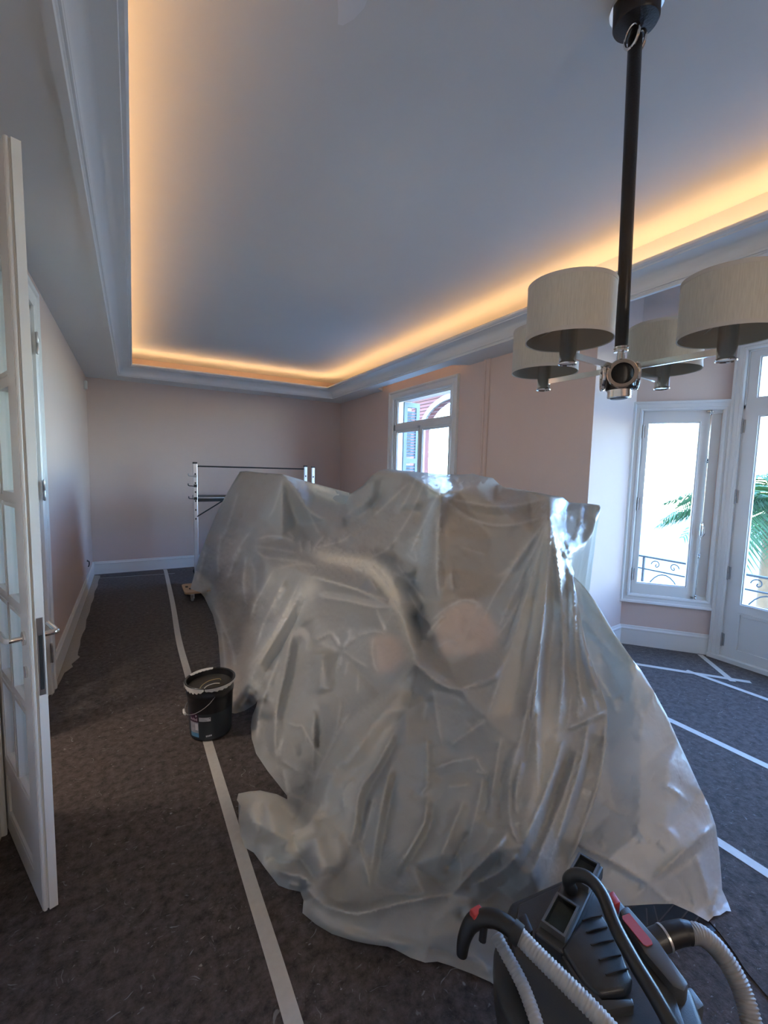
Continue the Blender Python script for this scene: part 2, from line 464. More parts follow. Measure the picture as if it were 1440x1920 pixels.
# right soffit, leaving the curtain recess beside the window
box(bm, SX1, 3.17, 2.40, YB, ZS, ZS + 0.1)
prism(bm, [(3.17, 2.40), (XR, 2.40), (XR, 4.0), (3.24, 4.06), (3.17, 4.12)], ZS, ZS + 0.1)
prism(bm, [(3.17, 5.88), (3.24, 5.94), (XR, 6.0), (XR, YB), (3.17, YB)], ZS, ZS + 0.1)
obj('soffit', bm, 'ceil', ceil)

# cornice swept round the soffit edge
prof = [(-0.035, ZS + 0.0), (-0.035, ZS - 0.012), (-0.004, ZS - 0.014), (0.0, ZS - 0.004), (0.006, ZS), (0.006, ZS + 0.006), (0.014, ZS + 0.008), (0.016, ZS + 0.02)]
for k in range(0, 9):
    a = math.radians(180 - 90 * k / 8)
    prof.append((0.142 + 0.124 * math.cos(a), ZS + 0.022 + 0.078 * math.sin(a)))
prof += [(0.145, ZS + 0.108), (0.160, ZS + 0.110), (0.170, ZS + 0.120), (0.170, ZS + 0.132), (0.160, ZS + 0.142), (0.130, ZS + 0.142), (0.130, ZS + 0.112), (-0.03, ZS + 0.105)]
corners = [(SX0, SY0, 1, 1), (SX1, SY0, -1, 1), (SX1, SY1, -1, -1), (SX0, SY1, 1, -1)]
bm = B()
rings = []
for (cx_, cy_, dx, dy) in corners:
    rings.append([bm.verts.new((cx_ + dx * o, cy_ + dy * o, z)) for o, z in prof])
for i in range(4):
    a, b_ = rings[i], rings[(i + 1) % 4]
    for k in range(len(prof)):
        k2 = (k + 1) % len(prof)
        bm.faces.new((a[k], a[k2], b_[k2], b_[k]))
tag(obj('trim_1', bm, 'ceil', smooth=True, angle=30), 'coved white cornice running round the raised ceiling', kind='structure')

# LED strip lying in the cove
bm = B()
zt = ZS + 0.118
o0, o1 = 0.045, 0.06
def ledrun(x0, x1, y0, y1): box(bm, x0, x1, y0, y1, zt, zt + 0.006)
ledrun(SX0 + o0, SX0 + o1, SY0 + o0, SY1 - o0)
ledrun(SX1 - o1, SX1 - o0, SY0 + o0, SY1 - o0)
ledrun(SX0 + o1, SX1 - o1, SY1 - o1, SY1 - o0)
ledrun(SX0 + o1, SX1 - o1, SY0 + o0, SY0 + o1)
tag(obj('led_strip', bm, 'led'), 'warm glowing light strip hidden in the ceiling cove', 'light strip')

# baseboards (two-step moulding)
BBP = [(0, 0), (0.018, 0), (0.018, 0.145), (0.022, 0.15), (0.022, 0.158), (0.012, 0.168), (0.010, 0.182), (0.004, 0.186), (0, 0.186)]
def baseboard(name, a, b, label):
    m, L = seg_mat(a, b)
    bm = B()
    A_ = [bm.verts.new(m @ Vector((0, -d, z))) for d, z in BBP]; C_ = [bm.verts.new(m @ Vector((L, -d, z))) for d, z in BBP]
    n = len(BBP)
    for i in range(n): bm.faces.new((A_[i], A_[(i + 1) % n], C_[(i + 1) % n], C_[i]))
    bm.faces.new(A_); bm.faces.new(C_[::-1])
    return tag(obj(name, bm, 'trim'), label, kind='structure')
baseboard('baseboard_left', (XL, DY1 + 0.11, 0), (XL, YB, 0), 'white baseboard along the left wall')
baseboard('baseboard_left_front', (XL, YF, 0), (XL, DY0 - 0.11, 0), 'white baseboard before the double door')
baseboard('baseboard_back', (XL, YB, 0), (XR, YB, 0), 'white baseboard under the end wall')
baseboard('baseboard_right', (XR, YB, 0), (XR, 2.40, 0), 'white baseboard along the window wall')
baseboard('baseboard_bay_return', P0, P1, 'white baseboard on the bay return')
baseboard('baseboard_bay_left', P1, P2, 'white baseboard under the narrow bay window')
baseboard('baseboard_bay_right', P3, P4, 'white baseboard on the far side of the bay')

# painted pipe chase on the right wall
bm = B()
box(bm, XR - 0.012, XR, 3.655, 3.745, 0.186, ZS)
for yy in (3.672, 3.728):
    tube(bm, [(XR - 0.012, yy, 0.186), (XR - 0.012, yy, ZS)], 0.016, 10)
tag(obj('trim_2', bm, 'wall', smooth=True), 'narrow vertical moulding on the window wall', kind='structure')

# ------------------------------------------------------------------ windows and doors
CASE = [(0.0, 0.0), (0.0, -0.018), (0.012, -0.026), (0.03, -0.028), (0.036, -0.022), (0.075, -0.024), (0.085, -0.034), (0.105, -0.036), (0.11, -0.03), (0.11, 0.0)]
def casing(parent, m, s0, s1, z0, z1, w=0.11, bottom=True, name='casing', mat='trim'):
    """mitred moulded casing; (s0..s1,z0..z1) is the INNER opening."""
    sc_ = w / 0.11
    bm = B()
    cs = [(s0, z0, -1, -1 if bottom else 0), (s0, z1, -1, 1), (s1, z1, 1, 1), (s1, z0, 1, -1 if bottom else 0)]
    rg = []
    for (s, z, ds, dz) in cs:
        rg.append([bm.verts.new(m @ Vector((s + ds * o * sc_, y, z + dz * o * sc_))) for o, y in CASE])
    for i in range(4 if bottom else 3):
        a, b_ = rg[i], rg[(i + 1) % 4]
        for k in range(len(CASE)):
            k2 = (k + 1) % len(CASE)
            bm.faces.new((a[k], a[k2], b_[k2], b_[k]))
    if not bottom:
        bm.faces.new(rg[0]); bm.faces.new(rg[3][::-1])
    return obj(name, bm, mat, parent)

def rect_frame(name, parent, m, s0, s1, z0, z1, y0, y1, wl, wr, wb, wt, mat='trim', bev=0.004):
    bm = B()
    box(bm, s0, s0 + wl, y0, y1, z0, z1); box(bm, s1 - wr, s1, y0, y1, z0, z1)
    box(bm, s0 + wl, s1 - wr, y0, y1, z0, z0 + wb); box(bm, s0 + wl, s1 - wr, y0, y1, z1 - wt, z1)
    # glazing bead
    for (a0, a1, b0, b1) in ((s0 + wl, s0 + wl + 0.010, z0 + wb, z1 - wt), (s1 - wr - 0.010, s1 - wr, z0 + wb, z1 - wt), (s0 + wl + .01, s1 - wr - .01, z0 + wb, z0 + wb + 0.010), (s0 + wl + .01, s1 - wr - .01, z1 - wt - 0.010, z1 - wt)):
        box(bm, a0, a1, y0 + 0.012, y1 - 0.012, b0, b1)
    bmesh.ops.transform(bm, matrix=m, verts=list(bm.verts))
    return obj(name, bm, mat, parent)

def pane(parent, m, s0, s1, z0, z1, y, name='pane'):
    bm = B(); box(bm, s0, s1, y - 0.002, y + 0.002, z0, z1, m)
    return obj(name, bm, 'glass', parent)

def hinge(parent, m, s, z, mat='steel', l=0.09, y=-0.03):
    bm = B()
    lathe(bm, [(0.0, -l / 2 - .008), (0.005, -l / 2 - .006), (0.007, -l / 2), (0.007, -0.002), (0.006, 0), (0.007, 0.002), (0.007, l / 2), (0.005, l / 2 + .006), (0, l / 2 + .008)], 10, m @ Matrix.Translation((s, y, z)))
    box(bm, s - 0.018, s + 0.018, y + 0.006, y + 0.010, z - l / 2, z + l / 2, m)
    return obj('hinge', bm, mat, parent, smooth=True)

# window_1 in the right wall : local x runs along -Y (from far to near) so that outward = +X
mR, _ = seg_mat((XR, YB, 0), (XR, 0, 0))
def ys(y): return YB - y
w1 = thing('window_1', 'tall white window with louvred shutter behind the covered furniture', None, kind='structure')
casing(w1, mR, ys(WY1), ys(WY0), WZ0, WZ1, 0.115)
bm = B()   # jamb lining
for (a0, a1, z0, z1) in ((ys(WY1), ys(WY1) + .03, WZ0, WZ1), (ys(WY0) - .03, ys(WY0), WZ0, WZ1), (ys(WY1), ys(WY0), WZ0, WZ0 + .04), (ys(WY1), ys(WY0), WZ1 - .012, WZ1), (ys(WY1), ys(WY0), 2.185, 2.265)):
    box(bm, a0, a1, 0.0, 0.14, z0, z1, mR)
obj('frame', bm, 'trim', w1)
t_ = rect_frame('transom_light', w1, mR, ys(5.62), ys(4.31), 2.235, 2.62, 0.015, 0.06, 0.045, 0.045, 0.045, 0.02)
pane(t_, mR, ys(5.575), ys(4.355), 2.28, 2.60, 0.04)
for (ya, yb, wl, wr) in ((5.62, 4.975, .045, .05), (4.975, 4.31, .05, .05)):
    s_ = rect_frame('sash', w1, mR, ys(ya), ys(yb), WZ0 + 0.04, 2.205, 0.012, 0.06, wl, wr, 0.08, 0.045)
    pane(s_, mR, ys(ya) + wl, ys(yb) - wr, WZ0 + .12, 2.16, 0.04)
bm = B(); tube(bm, [mR @ Vector((ys(4.975), -0.008, z)) for z in (WZ0 + .06, 2.2)], 0.006, 8)
lathe(bm, [(0, -.02), (.012, -.018), (.016, -.01), (.012, 0.0), (0.02, 0.008), (0, .012)], 10, mR @ Matrix.Translation((ys(4.975), -0.012, 2.20)))
obj('espagnolette', bm, 'steel', w1, smooth=True)

# outside shutter of window_1, standing open at right angles
def shutter(label, y, x0, x1, z0, z1):
    r = thing('louvred_shutter', label, 'shutter', (x0, y, z0))
    W, H = x1 - x0, z1 - z0
    bm = B()
    box(bm, 0, .055, -.02, .02, 0, H); box(bm, W - .055, W, -.02, .02, 0, H)
    for zz in (0, H / 2 - .03, H - .07): box(bm, .055, W - .055, -.02, .02, zz, zz + .07)
    obj('shutter_frame', bm, 'shutter', r)
    bm = B(); box(bm, .05, W - .05, -.022, .022, -.004, .004, Matrix.Rotation(math.radians(38), 4, 'X'))
    me = None
    z = .10
    while z < H - .10:
        if abs(z - H / 2) > .05:
            if me is None:
                s = obj('slat', bm, 'shutter', r); me = s.data
            else:
                s = bpy.data.objects.new('slat', me); COL.objects.link(s); s.parent = r
            s.location = (0, 0, z)
        z += 0.042
    return r
shutter('grey louvred shutter standing open outside the tall window', 5.625, 3.478, 3.745, 0.9, 2.61)

def bay_window(name, m, L, label, detail=True):
    w = thing(name, label, None, kind='structure')
    casing(w, m, CO[0], CO[1], CO[2], CO[3], 0.085)
    bm = B()
    box(bm, CO[0], CO[0] + .02, 0, .16, CO[2], CO[3], m); box(bm, CO[1] - .095, CO[1], 0.02, .16, CO[2], CO[3], m)
    box(bm, CO[0], CO[1], 0, .16, CO[2], CO[2] + .03, m); box(bm, CO[0], CO[1], 0, .16, CO[3] - .03, CO[3], m)
    obj('frame', bm, 'trim', w)
    s0, s1, z0, z1 = CO[0] + .012, CO[1] - .10, CO[2] + .025, CO[3] - .025
    s_ = rect_frame('sash', w, m, s0, s1, z0, z1, -0.004, 0.045, 0.035, 0.055, 0.075, 0.075)
    pane(s_, m, s0 + .035, s1 - .055, z0 + .07, z1 - .07, 0.02)
    if detail:
        sr = s1 + 0.012
        bm = B()
        tube(bm, [m @ Vector((sr, -0.02, z0 - .02)), m @ Vector((sr, -0.02, z1 + .02))], 0.006, 10)
        for zz in (z0 + .0, z0 + .38, z1 - .42, z1 + .0):
            lathe(bm, [(0, -.022), (.009, -.02), (.014, -.012), (.008, 0), (.014, .012), (.009, .02), (0, .022)], 12, m @ Matrix.Translation((sr, -0.02, zz)))
        box(bm, sr - .035, sr + .012, -.025, 0.0, z1 + .005, z1 + .018, m)
        box(bm, sr - .035, sr + .012, -.025, 0.0, z0 - .015, z0 - .002, m)
        rod = obj('espagnolette', bm, 'chrome', w, smooth=True)
        bm = B()
        zh = z0 + .62
        lathe(bm, [(0, -.06), (.012, -.055), (.018, -.03), (.014, 0), (.018, .03), (.012, .055), (0, .06)], 12, m @ Matrix.Translation((sr, -0.026, zh)))
        tube(bm, catmull([m @ Vector((sr, -.03, zh + .03)), m @ Vector((sr + .012, -.055, zh + .02)), m @ Vector((sr + .016, -.06, zh - .03)), m @ Vector((sr + .004, -.05, zh - .06))], 5), 0.006, 8)
        obj('handle', bm, 'chrome', rod, smooth=True)
        for zz in (z0 + .16, (z0 + z1) / 2 - .0, z1 - .16): hinge(w, m, s0 - .004, zz, 'darkalu', 0.11, -0.018)
    return w
bay_window('window_2', m12, L12, 'narrow single-pane bay window with long espagnolette rod')
m34, L34 = seg_mat(P3, P4)
bay_window('window_3', m34, L34, 'narrow bay window outside the picture', False)

# balcony door (door_2) at x = 4.53
mD, LD = seg_mat(P2, P3)
def yd(y): return P2.y - y
d2 = thing('door_2', 'white glazed balcony door with transom light in the bay', None, kind='structure')
casing(d2, mD, yd(FY1), yd(FY0), 0.0, FZ, 0.085, bottom=False)
bm = B()
for (a0, a1, z0, z1) in ((yd(FY1), yd(FY1) + .012, 0, FZ), (yd(FY0) - .012, yd(FY0), 0, FZ), (yd(FY1), yd(FY0), FZ - .012, FZ), (yd(FY1), yd(FY0), 2.195, 2.225), (yd(FY1), yd(FY0), 0, .03)):
    box(bm, a0, a1, 0, 0.15, z0, z1, mD)
box(bm, yd(FY1) - .085, yd(FY0) + .085, -0.05, 0.0, 0.0, 0.035, mD)
obj('frame', bm, 'trim', d2)
for (ya, yb) in ((1.83, 1.10), (1.10, 0.37)):
    t_ = rect_frame('transom_light', d2, mD, yd(ya), yd(yb), 2.225, 2.67, 0.01, .05, .07, .06, .055, .05)
    pane(t_, mD, yd(ya) + .07, yd(yb) - .06, 2.28, 2.62, .03)
    lf = rect_frame('leaf', d2, mD, yd(ya), yd(yb), 0.03, 2.195, 0.0, .045, .10, .07, .49, .065)
    pane(lf, mD, yd(ya) + .10, yd(yb) - .07, .52, 2.13, .022)
    bm = B(); s0, s1 = yd(ya) + .10, yd(yb) - .07
    for (a0, a1, z0, z1) in ((s0, s1, .11, .122), (s0, s1, .438, .45), (s0, s0 + .012, .122, .438), (s1 - .012, s1, .122, .438)): box(bm, a0, a1, -.012, 0.002, z0, z1, mD)
    box(bm, s0 + .03, s1 - .03, -.006, 0.0, .14, .42, mD)
    obj('panel', bm, 'trim', lf)
for zz in (.18, .78, 1.45, 2.05): hinge(d2, mD, yd(1.835), zz, 'darkalu', .11, -.012)

# double door in the left wall (door_1): near leaf open, far leaf closed
mL, _ = seg_mat((XL, 0, 0), (XL, 1, 0))     # local x = world y, local y = -X (outward)
d1 = thing('door_1', 'white casing of the double door in the left wall', None, kind='structure')
casing(d1, mL, DY0, DY1, 0, DZ, 0.11, bottom=False)
bm = B()
box(bm, DY0, DY0 + .02, 0, .2, 0, DZ, mL); box(bm, DY1 - .02, DY1, 0, .2, 0, DZ, mL); box(bm, DY0, DY1, 0, .2, DZ - .02, DZ, mL)
obj('frame', bm, 'trim', d1)
hinge(d1, mL, DY1 - .004, 2.37, 'steel', .13, -.03); hinge(d1, mL, DY1 - .004, 1.42, 'steel', .13, -.03); hinge(d1, mL, DY1 - .004, .3, 'steel', .13, -.03)

ZB = [0.36, 0.72, 1.08, 1.47, 1.88, 2.30, 2.47]
def leaf(root, W, m=Matrix.Identity(4), handle=True):
    """x: hinge 0 -> free edge W, y: thickness -.021..0.021, z up."""
    T = 0.021
    bm = B()
    st = 0.105
    box(bm, 0, st, -T, T, 0.012, 2.585, m); box(bm, W - st, W, -T, T, 0.012, 2.585, m)
    obj('stile', bm, 'door', root)
    bm = B()
    box(bm, st, W - st, -T, T, 0.012, 0.10, m); box(bm, st, W - st, -T, T, 0.30, ZB[0], m); box(bm, st, W - st, -T, T, ZB[-1], 2.585, m)
    obj('rail', bm, 'door', root)
    bm = B()
    for z in ZB[1:-1]:
        box(bm, st, W - st, -.014, .014, z - .012, z + .012, m)
    cxm = W / 2
    box(bm, cxm - .012, cxm + .012, -.0139, .0139, ZB[0], ZB[-1], m)
    for i in range(len(ZB) - 1):
        for (a, b_) in ((st, cxm - .012), (cxm + .012, W - st)):
            z0, z1 = ZB[i] + (.012 if i else 0), ZB[i + 1] - (.012 if i < len(ZB) - 2 else 0)
            for (p, q, r, s) in ((a, a + .014, z0, z1), (b_ - .014, b_, z0, z1), (a + .014, b_ - .014, z0, z0 + .014), (a + .014, b_ - .014, z1 - .014, z1)):
                box(bm, p, q, -.018, .018, r, s, m)
    obj('muntins', bm, 'door', root)
    for i in range(len(ZB) - 1):
        for (a, b_) in ((st + .010, cxm - .02), (cxm + .02, W - st - .010)):
            bm = B(); box(bm, a, b_, -.002, .002, ZB[i] + .01, ZB[i + 1] - .01, m); obj('pane', bm, 'glass', root)
    bm = B()
    box(bm, st, W - st, -.012, .012, .10, .30, m)
    pv = []
    for yy in (-1, 1):
        for (p, q, r, s) in ((st, W - st, .10, .118), (st, W - st, .282, .30), (st, st + .018, .118, .282), (W - st - .018, W - st, .118, .282)):
            box(bm, p, q, min(yy * .012, yy * .02), max(yy * .012, yy * .02), r, s, m)
    obj('panel', bm, 'door', root)
    # rebate lip with bead on the meeting edge
    bm = B()
    box(bm, W, W + .012, -.004, T, 0.012, 2.585, m)
    tube(bm, [m @ Vector((W + .002, -.014, .012)), m @ Vector((W + .002, -.014, 2.585))], .006, 8)
    obj('edge_bead', bm, 'door', root)
    if handle:
        zh = 1.0
        bm = B()
        box(bm, W + .0115, W + .0135, -.002, .016, zh - .19, zh + .08, m)
        lp = obj('lock_plate', bm, 'steel', root)
        bm = B(); box(bm, W + .0135, W + .0145, .002, .012, zh - .17, zh + .02, m); obj('latch_slot', bm, 'rubber', lp)
        for sgn in (-1, 1):
            bm = B()
            pts = [(W - .055, sgn * .02, zh), (W - .055, sgn * .055, zh), (W - .06, sgn * .068, zh), (W - .075, sgn * .072, zh), (W - .17, sgn * .072, zh)]
            tube(bm, [m @ p for p in catmull(pts, 5)], .0095, 12)
            lathe(bm, [(.024, 0), (.024, .007), (.02, .009), (0, .009)], 20, m @ Matrix.Translation((W - .055, sgn * .021, zh)) @ Matrix.Rotation(-sgn * math.pi / 2, 4, 'X'))
            obj('lever_handle', bm, 'chrome', root, smooth=True)
            bm = B()
            lathe(bm, [(.02, 0), (.02, .006), (0, .008)], 16, m @ Matrix.Translation((W - .055, sgn * .021, zh - .12)) @ Matrix.Rotation(-sgn * math.pi / 2, 4, 'X'))
            obj('key_rosette', bm, 'chrome', root, smooth=True)
    return root
# open leaf: hinge at (XL+.02, DY0) swung towards the camera
hx, hy = XL + 0.03, DY0 - 0.01
fx, fy = -0.300, 1.838
ang = math.atan2(fy - hy, fx - hx)
Wl = math.hypot(fx - hx, fy - hy)
ol = thing('door_3', 'cream glazed door leaf with lever handle, open beside the camera', None, (hx, hy, 0), ang, kind='structure')
leaf(ol, Wl)
cl = thing('door_4', 'closed glazed leaf of the double door', None, (XL - 0.03, DY1 - .025, 0), -math.pi / 2, kind='structure')
leaf(cl, 0.60, handle=False)

# wall sensor in the corner and a little cable stub on the left wall
sn = thing('wall_sensor', 'small white sensor high in the back corner of the left wall', 'sensor', (XL, 7.30, 2.66))
bm = B(); box(bm, 0, .035, -.03, .03, -.055, .055); bevel_all(bm, .008, 2); obj('body', bm, 'white_plastic', sn)
bm = B(); box(bm, .035, .039, -.018, .018, -.02, .03); obj('lens', bm, 'shade_trim', sn)
bm = B(); box(bm, 0, .004, -.02, .02, -.07, -.058); obj('bracket', bm, 'white_plastic', sn)
sk = thing('cable_stub', 'tiny dark cable stub low on the left wall near the corner', 'cable', (XL, 6.75, .33))
bm = B(); tube(bm, catmull([(0, 0, .03), (.02, 0, .02), (.022, 0, -.02), (.012, 0, -.05)], 5), .006, 8); obj('wire', bm, 'rubber', sk)
bm = B(); lathe(bm, [(.014, 0), (.014, .004), (0, .006)], 12, Matrix.Translation((0, 0, .03)) @ Matrix.Rotation(math.pi / 2, 4, 'Y')); obj('grommet', bm, 'rubber', sk)
# ------------------------------------------------------------------ photo ray helpers (calibrated camera -> metres)
def ray(u, v): return ROT @ np.array([u - CX, v - CY, F_PX])
def pz(u, v, z):
    d = ray(u, v); return Vector(CAM + d * ((z - CAMZ) / d[2]))
def pd(u, v, dep): return Vector(CAM + ray(u, v) * (dep / F_PX))

# ------------------------------------------------------------------ plastic dust sheets
FAR = 1e3
def floor_depth(u, v, z=0.006):
    d = ray(u, v)
    if d[2] >= -1e-6: return FAR
    return F_PX * (z - CAMZ) / d[2]
def spec_depth(u, v, s):
    if isinstance(s, str):
        return floor_depth(u, v, 0.008 if s == 'f' else float(s[1:]))
    return s

def interp_inv(ctrl, edges, pts):
    """piecewise-planar inverse depth over the control points."""
    vs_ = [Vector((c[0], c[1])) for c in ctrl]
    w = np.array([1.0 / spec_depth(*c[:3]) for c in ctrl])
    ov, oe, of, ovi, _, _ = delaunay_2d_cdt(vs_, edges, [], 0, 1e-3)
    O = np.array([(p.x, p.y) for p in ov])
    W = np.zeros(len(ov))
    for i, src in enumerate(ovi):
        if src: W[i] = w[src[0]]
        else:   # crossing point of two edges
            dd = np.hypot(*(np.array([(c[0], c[1]) for c in ctrl]) - O[i]).T); k = np.argsort(dd)[:3]
            W[i] = np.average(w[k], weights=1 / (dd[k] + 1e-3))
    res = np.full(len(pts), np.nan)
    for t in of:
        if len(t) != 3: continue
        a, b_, c = O[t[0]], O[t[1]], O[t[2]]
        den = (b_[1] - c[1]) * (a[0] - c[0]) + (c[0] - b_[0]) * (a[1] - c[1])
        if abs(den) < 1e-9: continue
        lo = np.minimum(np.minimum(a, b_), c) - .5; hi = np.maximum(np.maximum(a, b_), c) + .5
        sel = np.where((pts[:, 0] >= lo[0]) & (pts[:, 0] <= hi[0]) & (pts[:, 1] >= lo[1]) & (pts[:, 1] <= hi[1]))[0]
        if not len(sel): continue
        q = pts[sel]
        l0 = ((b_[1] - c[1]) * (q[:, 0] - c[0]) + (c[0] - b_[0]) * (q[:, 1] - c[1])) / den
        l1 = ((c[1] - a[1]) * (q[:, 0] - c[0]) + (a[0] - c[0]) * (q[:, 1] - c[1])) / den
        l2 = 1 - l0 - l1
        ok = (l0 > -1e-4) & (l1 > -1e-4) & (l2 > -1e-4)
        res[sel[ok]] = l0[ok] * W[t[0]] + l1[ok] * W[t[1]] + l2[ok] * W[t[2]]
    bad = np.where(np.isnan(res))[0]
    if len(bad):
        cc = np.array([(c[0], c[1]) for c in ctrl])
        for i in bad:
            res[i] = w[np.argmin(np.hypot(*(cc - pts[i]).T))]
    return res

def inside(poly, pts):
    x, y = pts[:, 0], pts[:, 1]; r = np.zeros(len(pts), bool)
    n = len(poly)
    for i in range(n):
        x0, y0 = poly[i]; x1, y1 = poly[(i + 1) % n]
        if y0 == y1: continue
        c = ((y0 > y) != (y1 > y)) & (x < (x1 - x0) * (y - y0) / (y1 - y0) + x0)
        r ^= c
    return r

def smooth_poly(pl, n=5):
    return [(p.x, p.y) for p in catmull([(a, b_, 0) for a, b_ in pl], n)]

FS = 1.6     # fold steepness
def fold_field(pts, folds, scale):
    """offset towards the viewer (m) from fold lines: (polyline, amp, width_px[, kind])"""
    out = np.zeros(len(pts)); crease = np.zeros(len(pts))
    for fdef in folds:
        pl, amp, wd = fdef[0], fdef[1], fdef[2]
        kind = fdef[3] if len(fdef) > 3 else 'r'
        slope = min(1.0, abs(amp) / .05) ** .7
        if kind == 'r': slope *= (1.2 if amp > 0 else .75); wd *= (1.25 if amp > 0 else 1.5)
        else: slope *= .8; wd *= 1.1
        sgn_, amp = (1 if amp > 0 else -1), slope * FS
        line = np.array(smooth_poly(pl, 5)) if len(pl) > 2 else np.array(pl, float)
        seg = np.hypot(*np.diff(line, axis=0).T); cum = np.concatenate([[0], np.cumsum(seg)]); tot = cum[-1]
        lo = line.min(0) - 5 * wd; hi = line.max(0) + 5 * wd
        sel = np.where((pts[:, 0] > lo[0]) & (pts[:, 0] < hi[0]) & (pts[:, 1] > lo[1]) & (pts[:, 1] < hi[1]))[0]
        if not len(sel): continue
        q = pts[sel]; best = np.full(len(sel), 1e9); bt = np.zeros(len(sel)); bs = np.ones(len(sel))
        for i in range(len(line) - 1):
            a = line[i]; e = line[i + 1] - a; L2 = e @ e
            if L2 < 1e-9: continue
            t = np.clip(((q - a) @ e) / L2, 0, 1)
            dv = q - (a + t[:, None] * e); dd = np.hypot(dv[:, 0], dv[:, 1])
            m_ = dd < best
            best[m_] = dd[m_]; bt[m_] = (cum[i] + t[m_] * seg[i]) / tot
            bs[m_] = np.sign(e[0] * dv[m_, 1] - e[1] * dv[m_, 0])
        tap = np.clip(np.minimum(bt / 0.14, (1 - bt) / 0.18), 0, 1); tap = tap * tap * (3 - 2 * tap)
        tap = 0.12 + 0.88 * tap
        # ends fade out
        x = best / wd
        if kind == 'r':   p = np.exp(-x * 1.15) if sgn_ > 0 else np.exp(-np.power(x, 1.25) * 1.1)
        elif kind == 'g': p = np.exp(-x * x * 0.8)
        else:             # 's' : step, full height just left of the line, falling away behind it
            p = np.where(bs * (1 if kind == 's' else -1) > 0, np.exp(-x * 0.5), np.exp(-(best / 2.0) ** 2))
        endf = np.where((bt <= 0) | (bt >= 1), np.exp(-(best / (wd * .8 + 1)) ** 2), 1)
        out[sel] += sgn_ * amp * wd * scale[sel] * p * tap * endf
        if sgn_ > 0 and kind == 'r': crease[sel] = np.maximum(crease[sel], np.exp(-(best / 2.6) ** 2) * tap * endf * min(1, slope))
    return out, crease

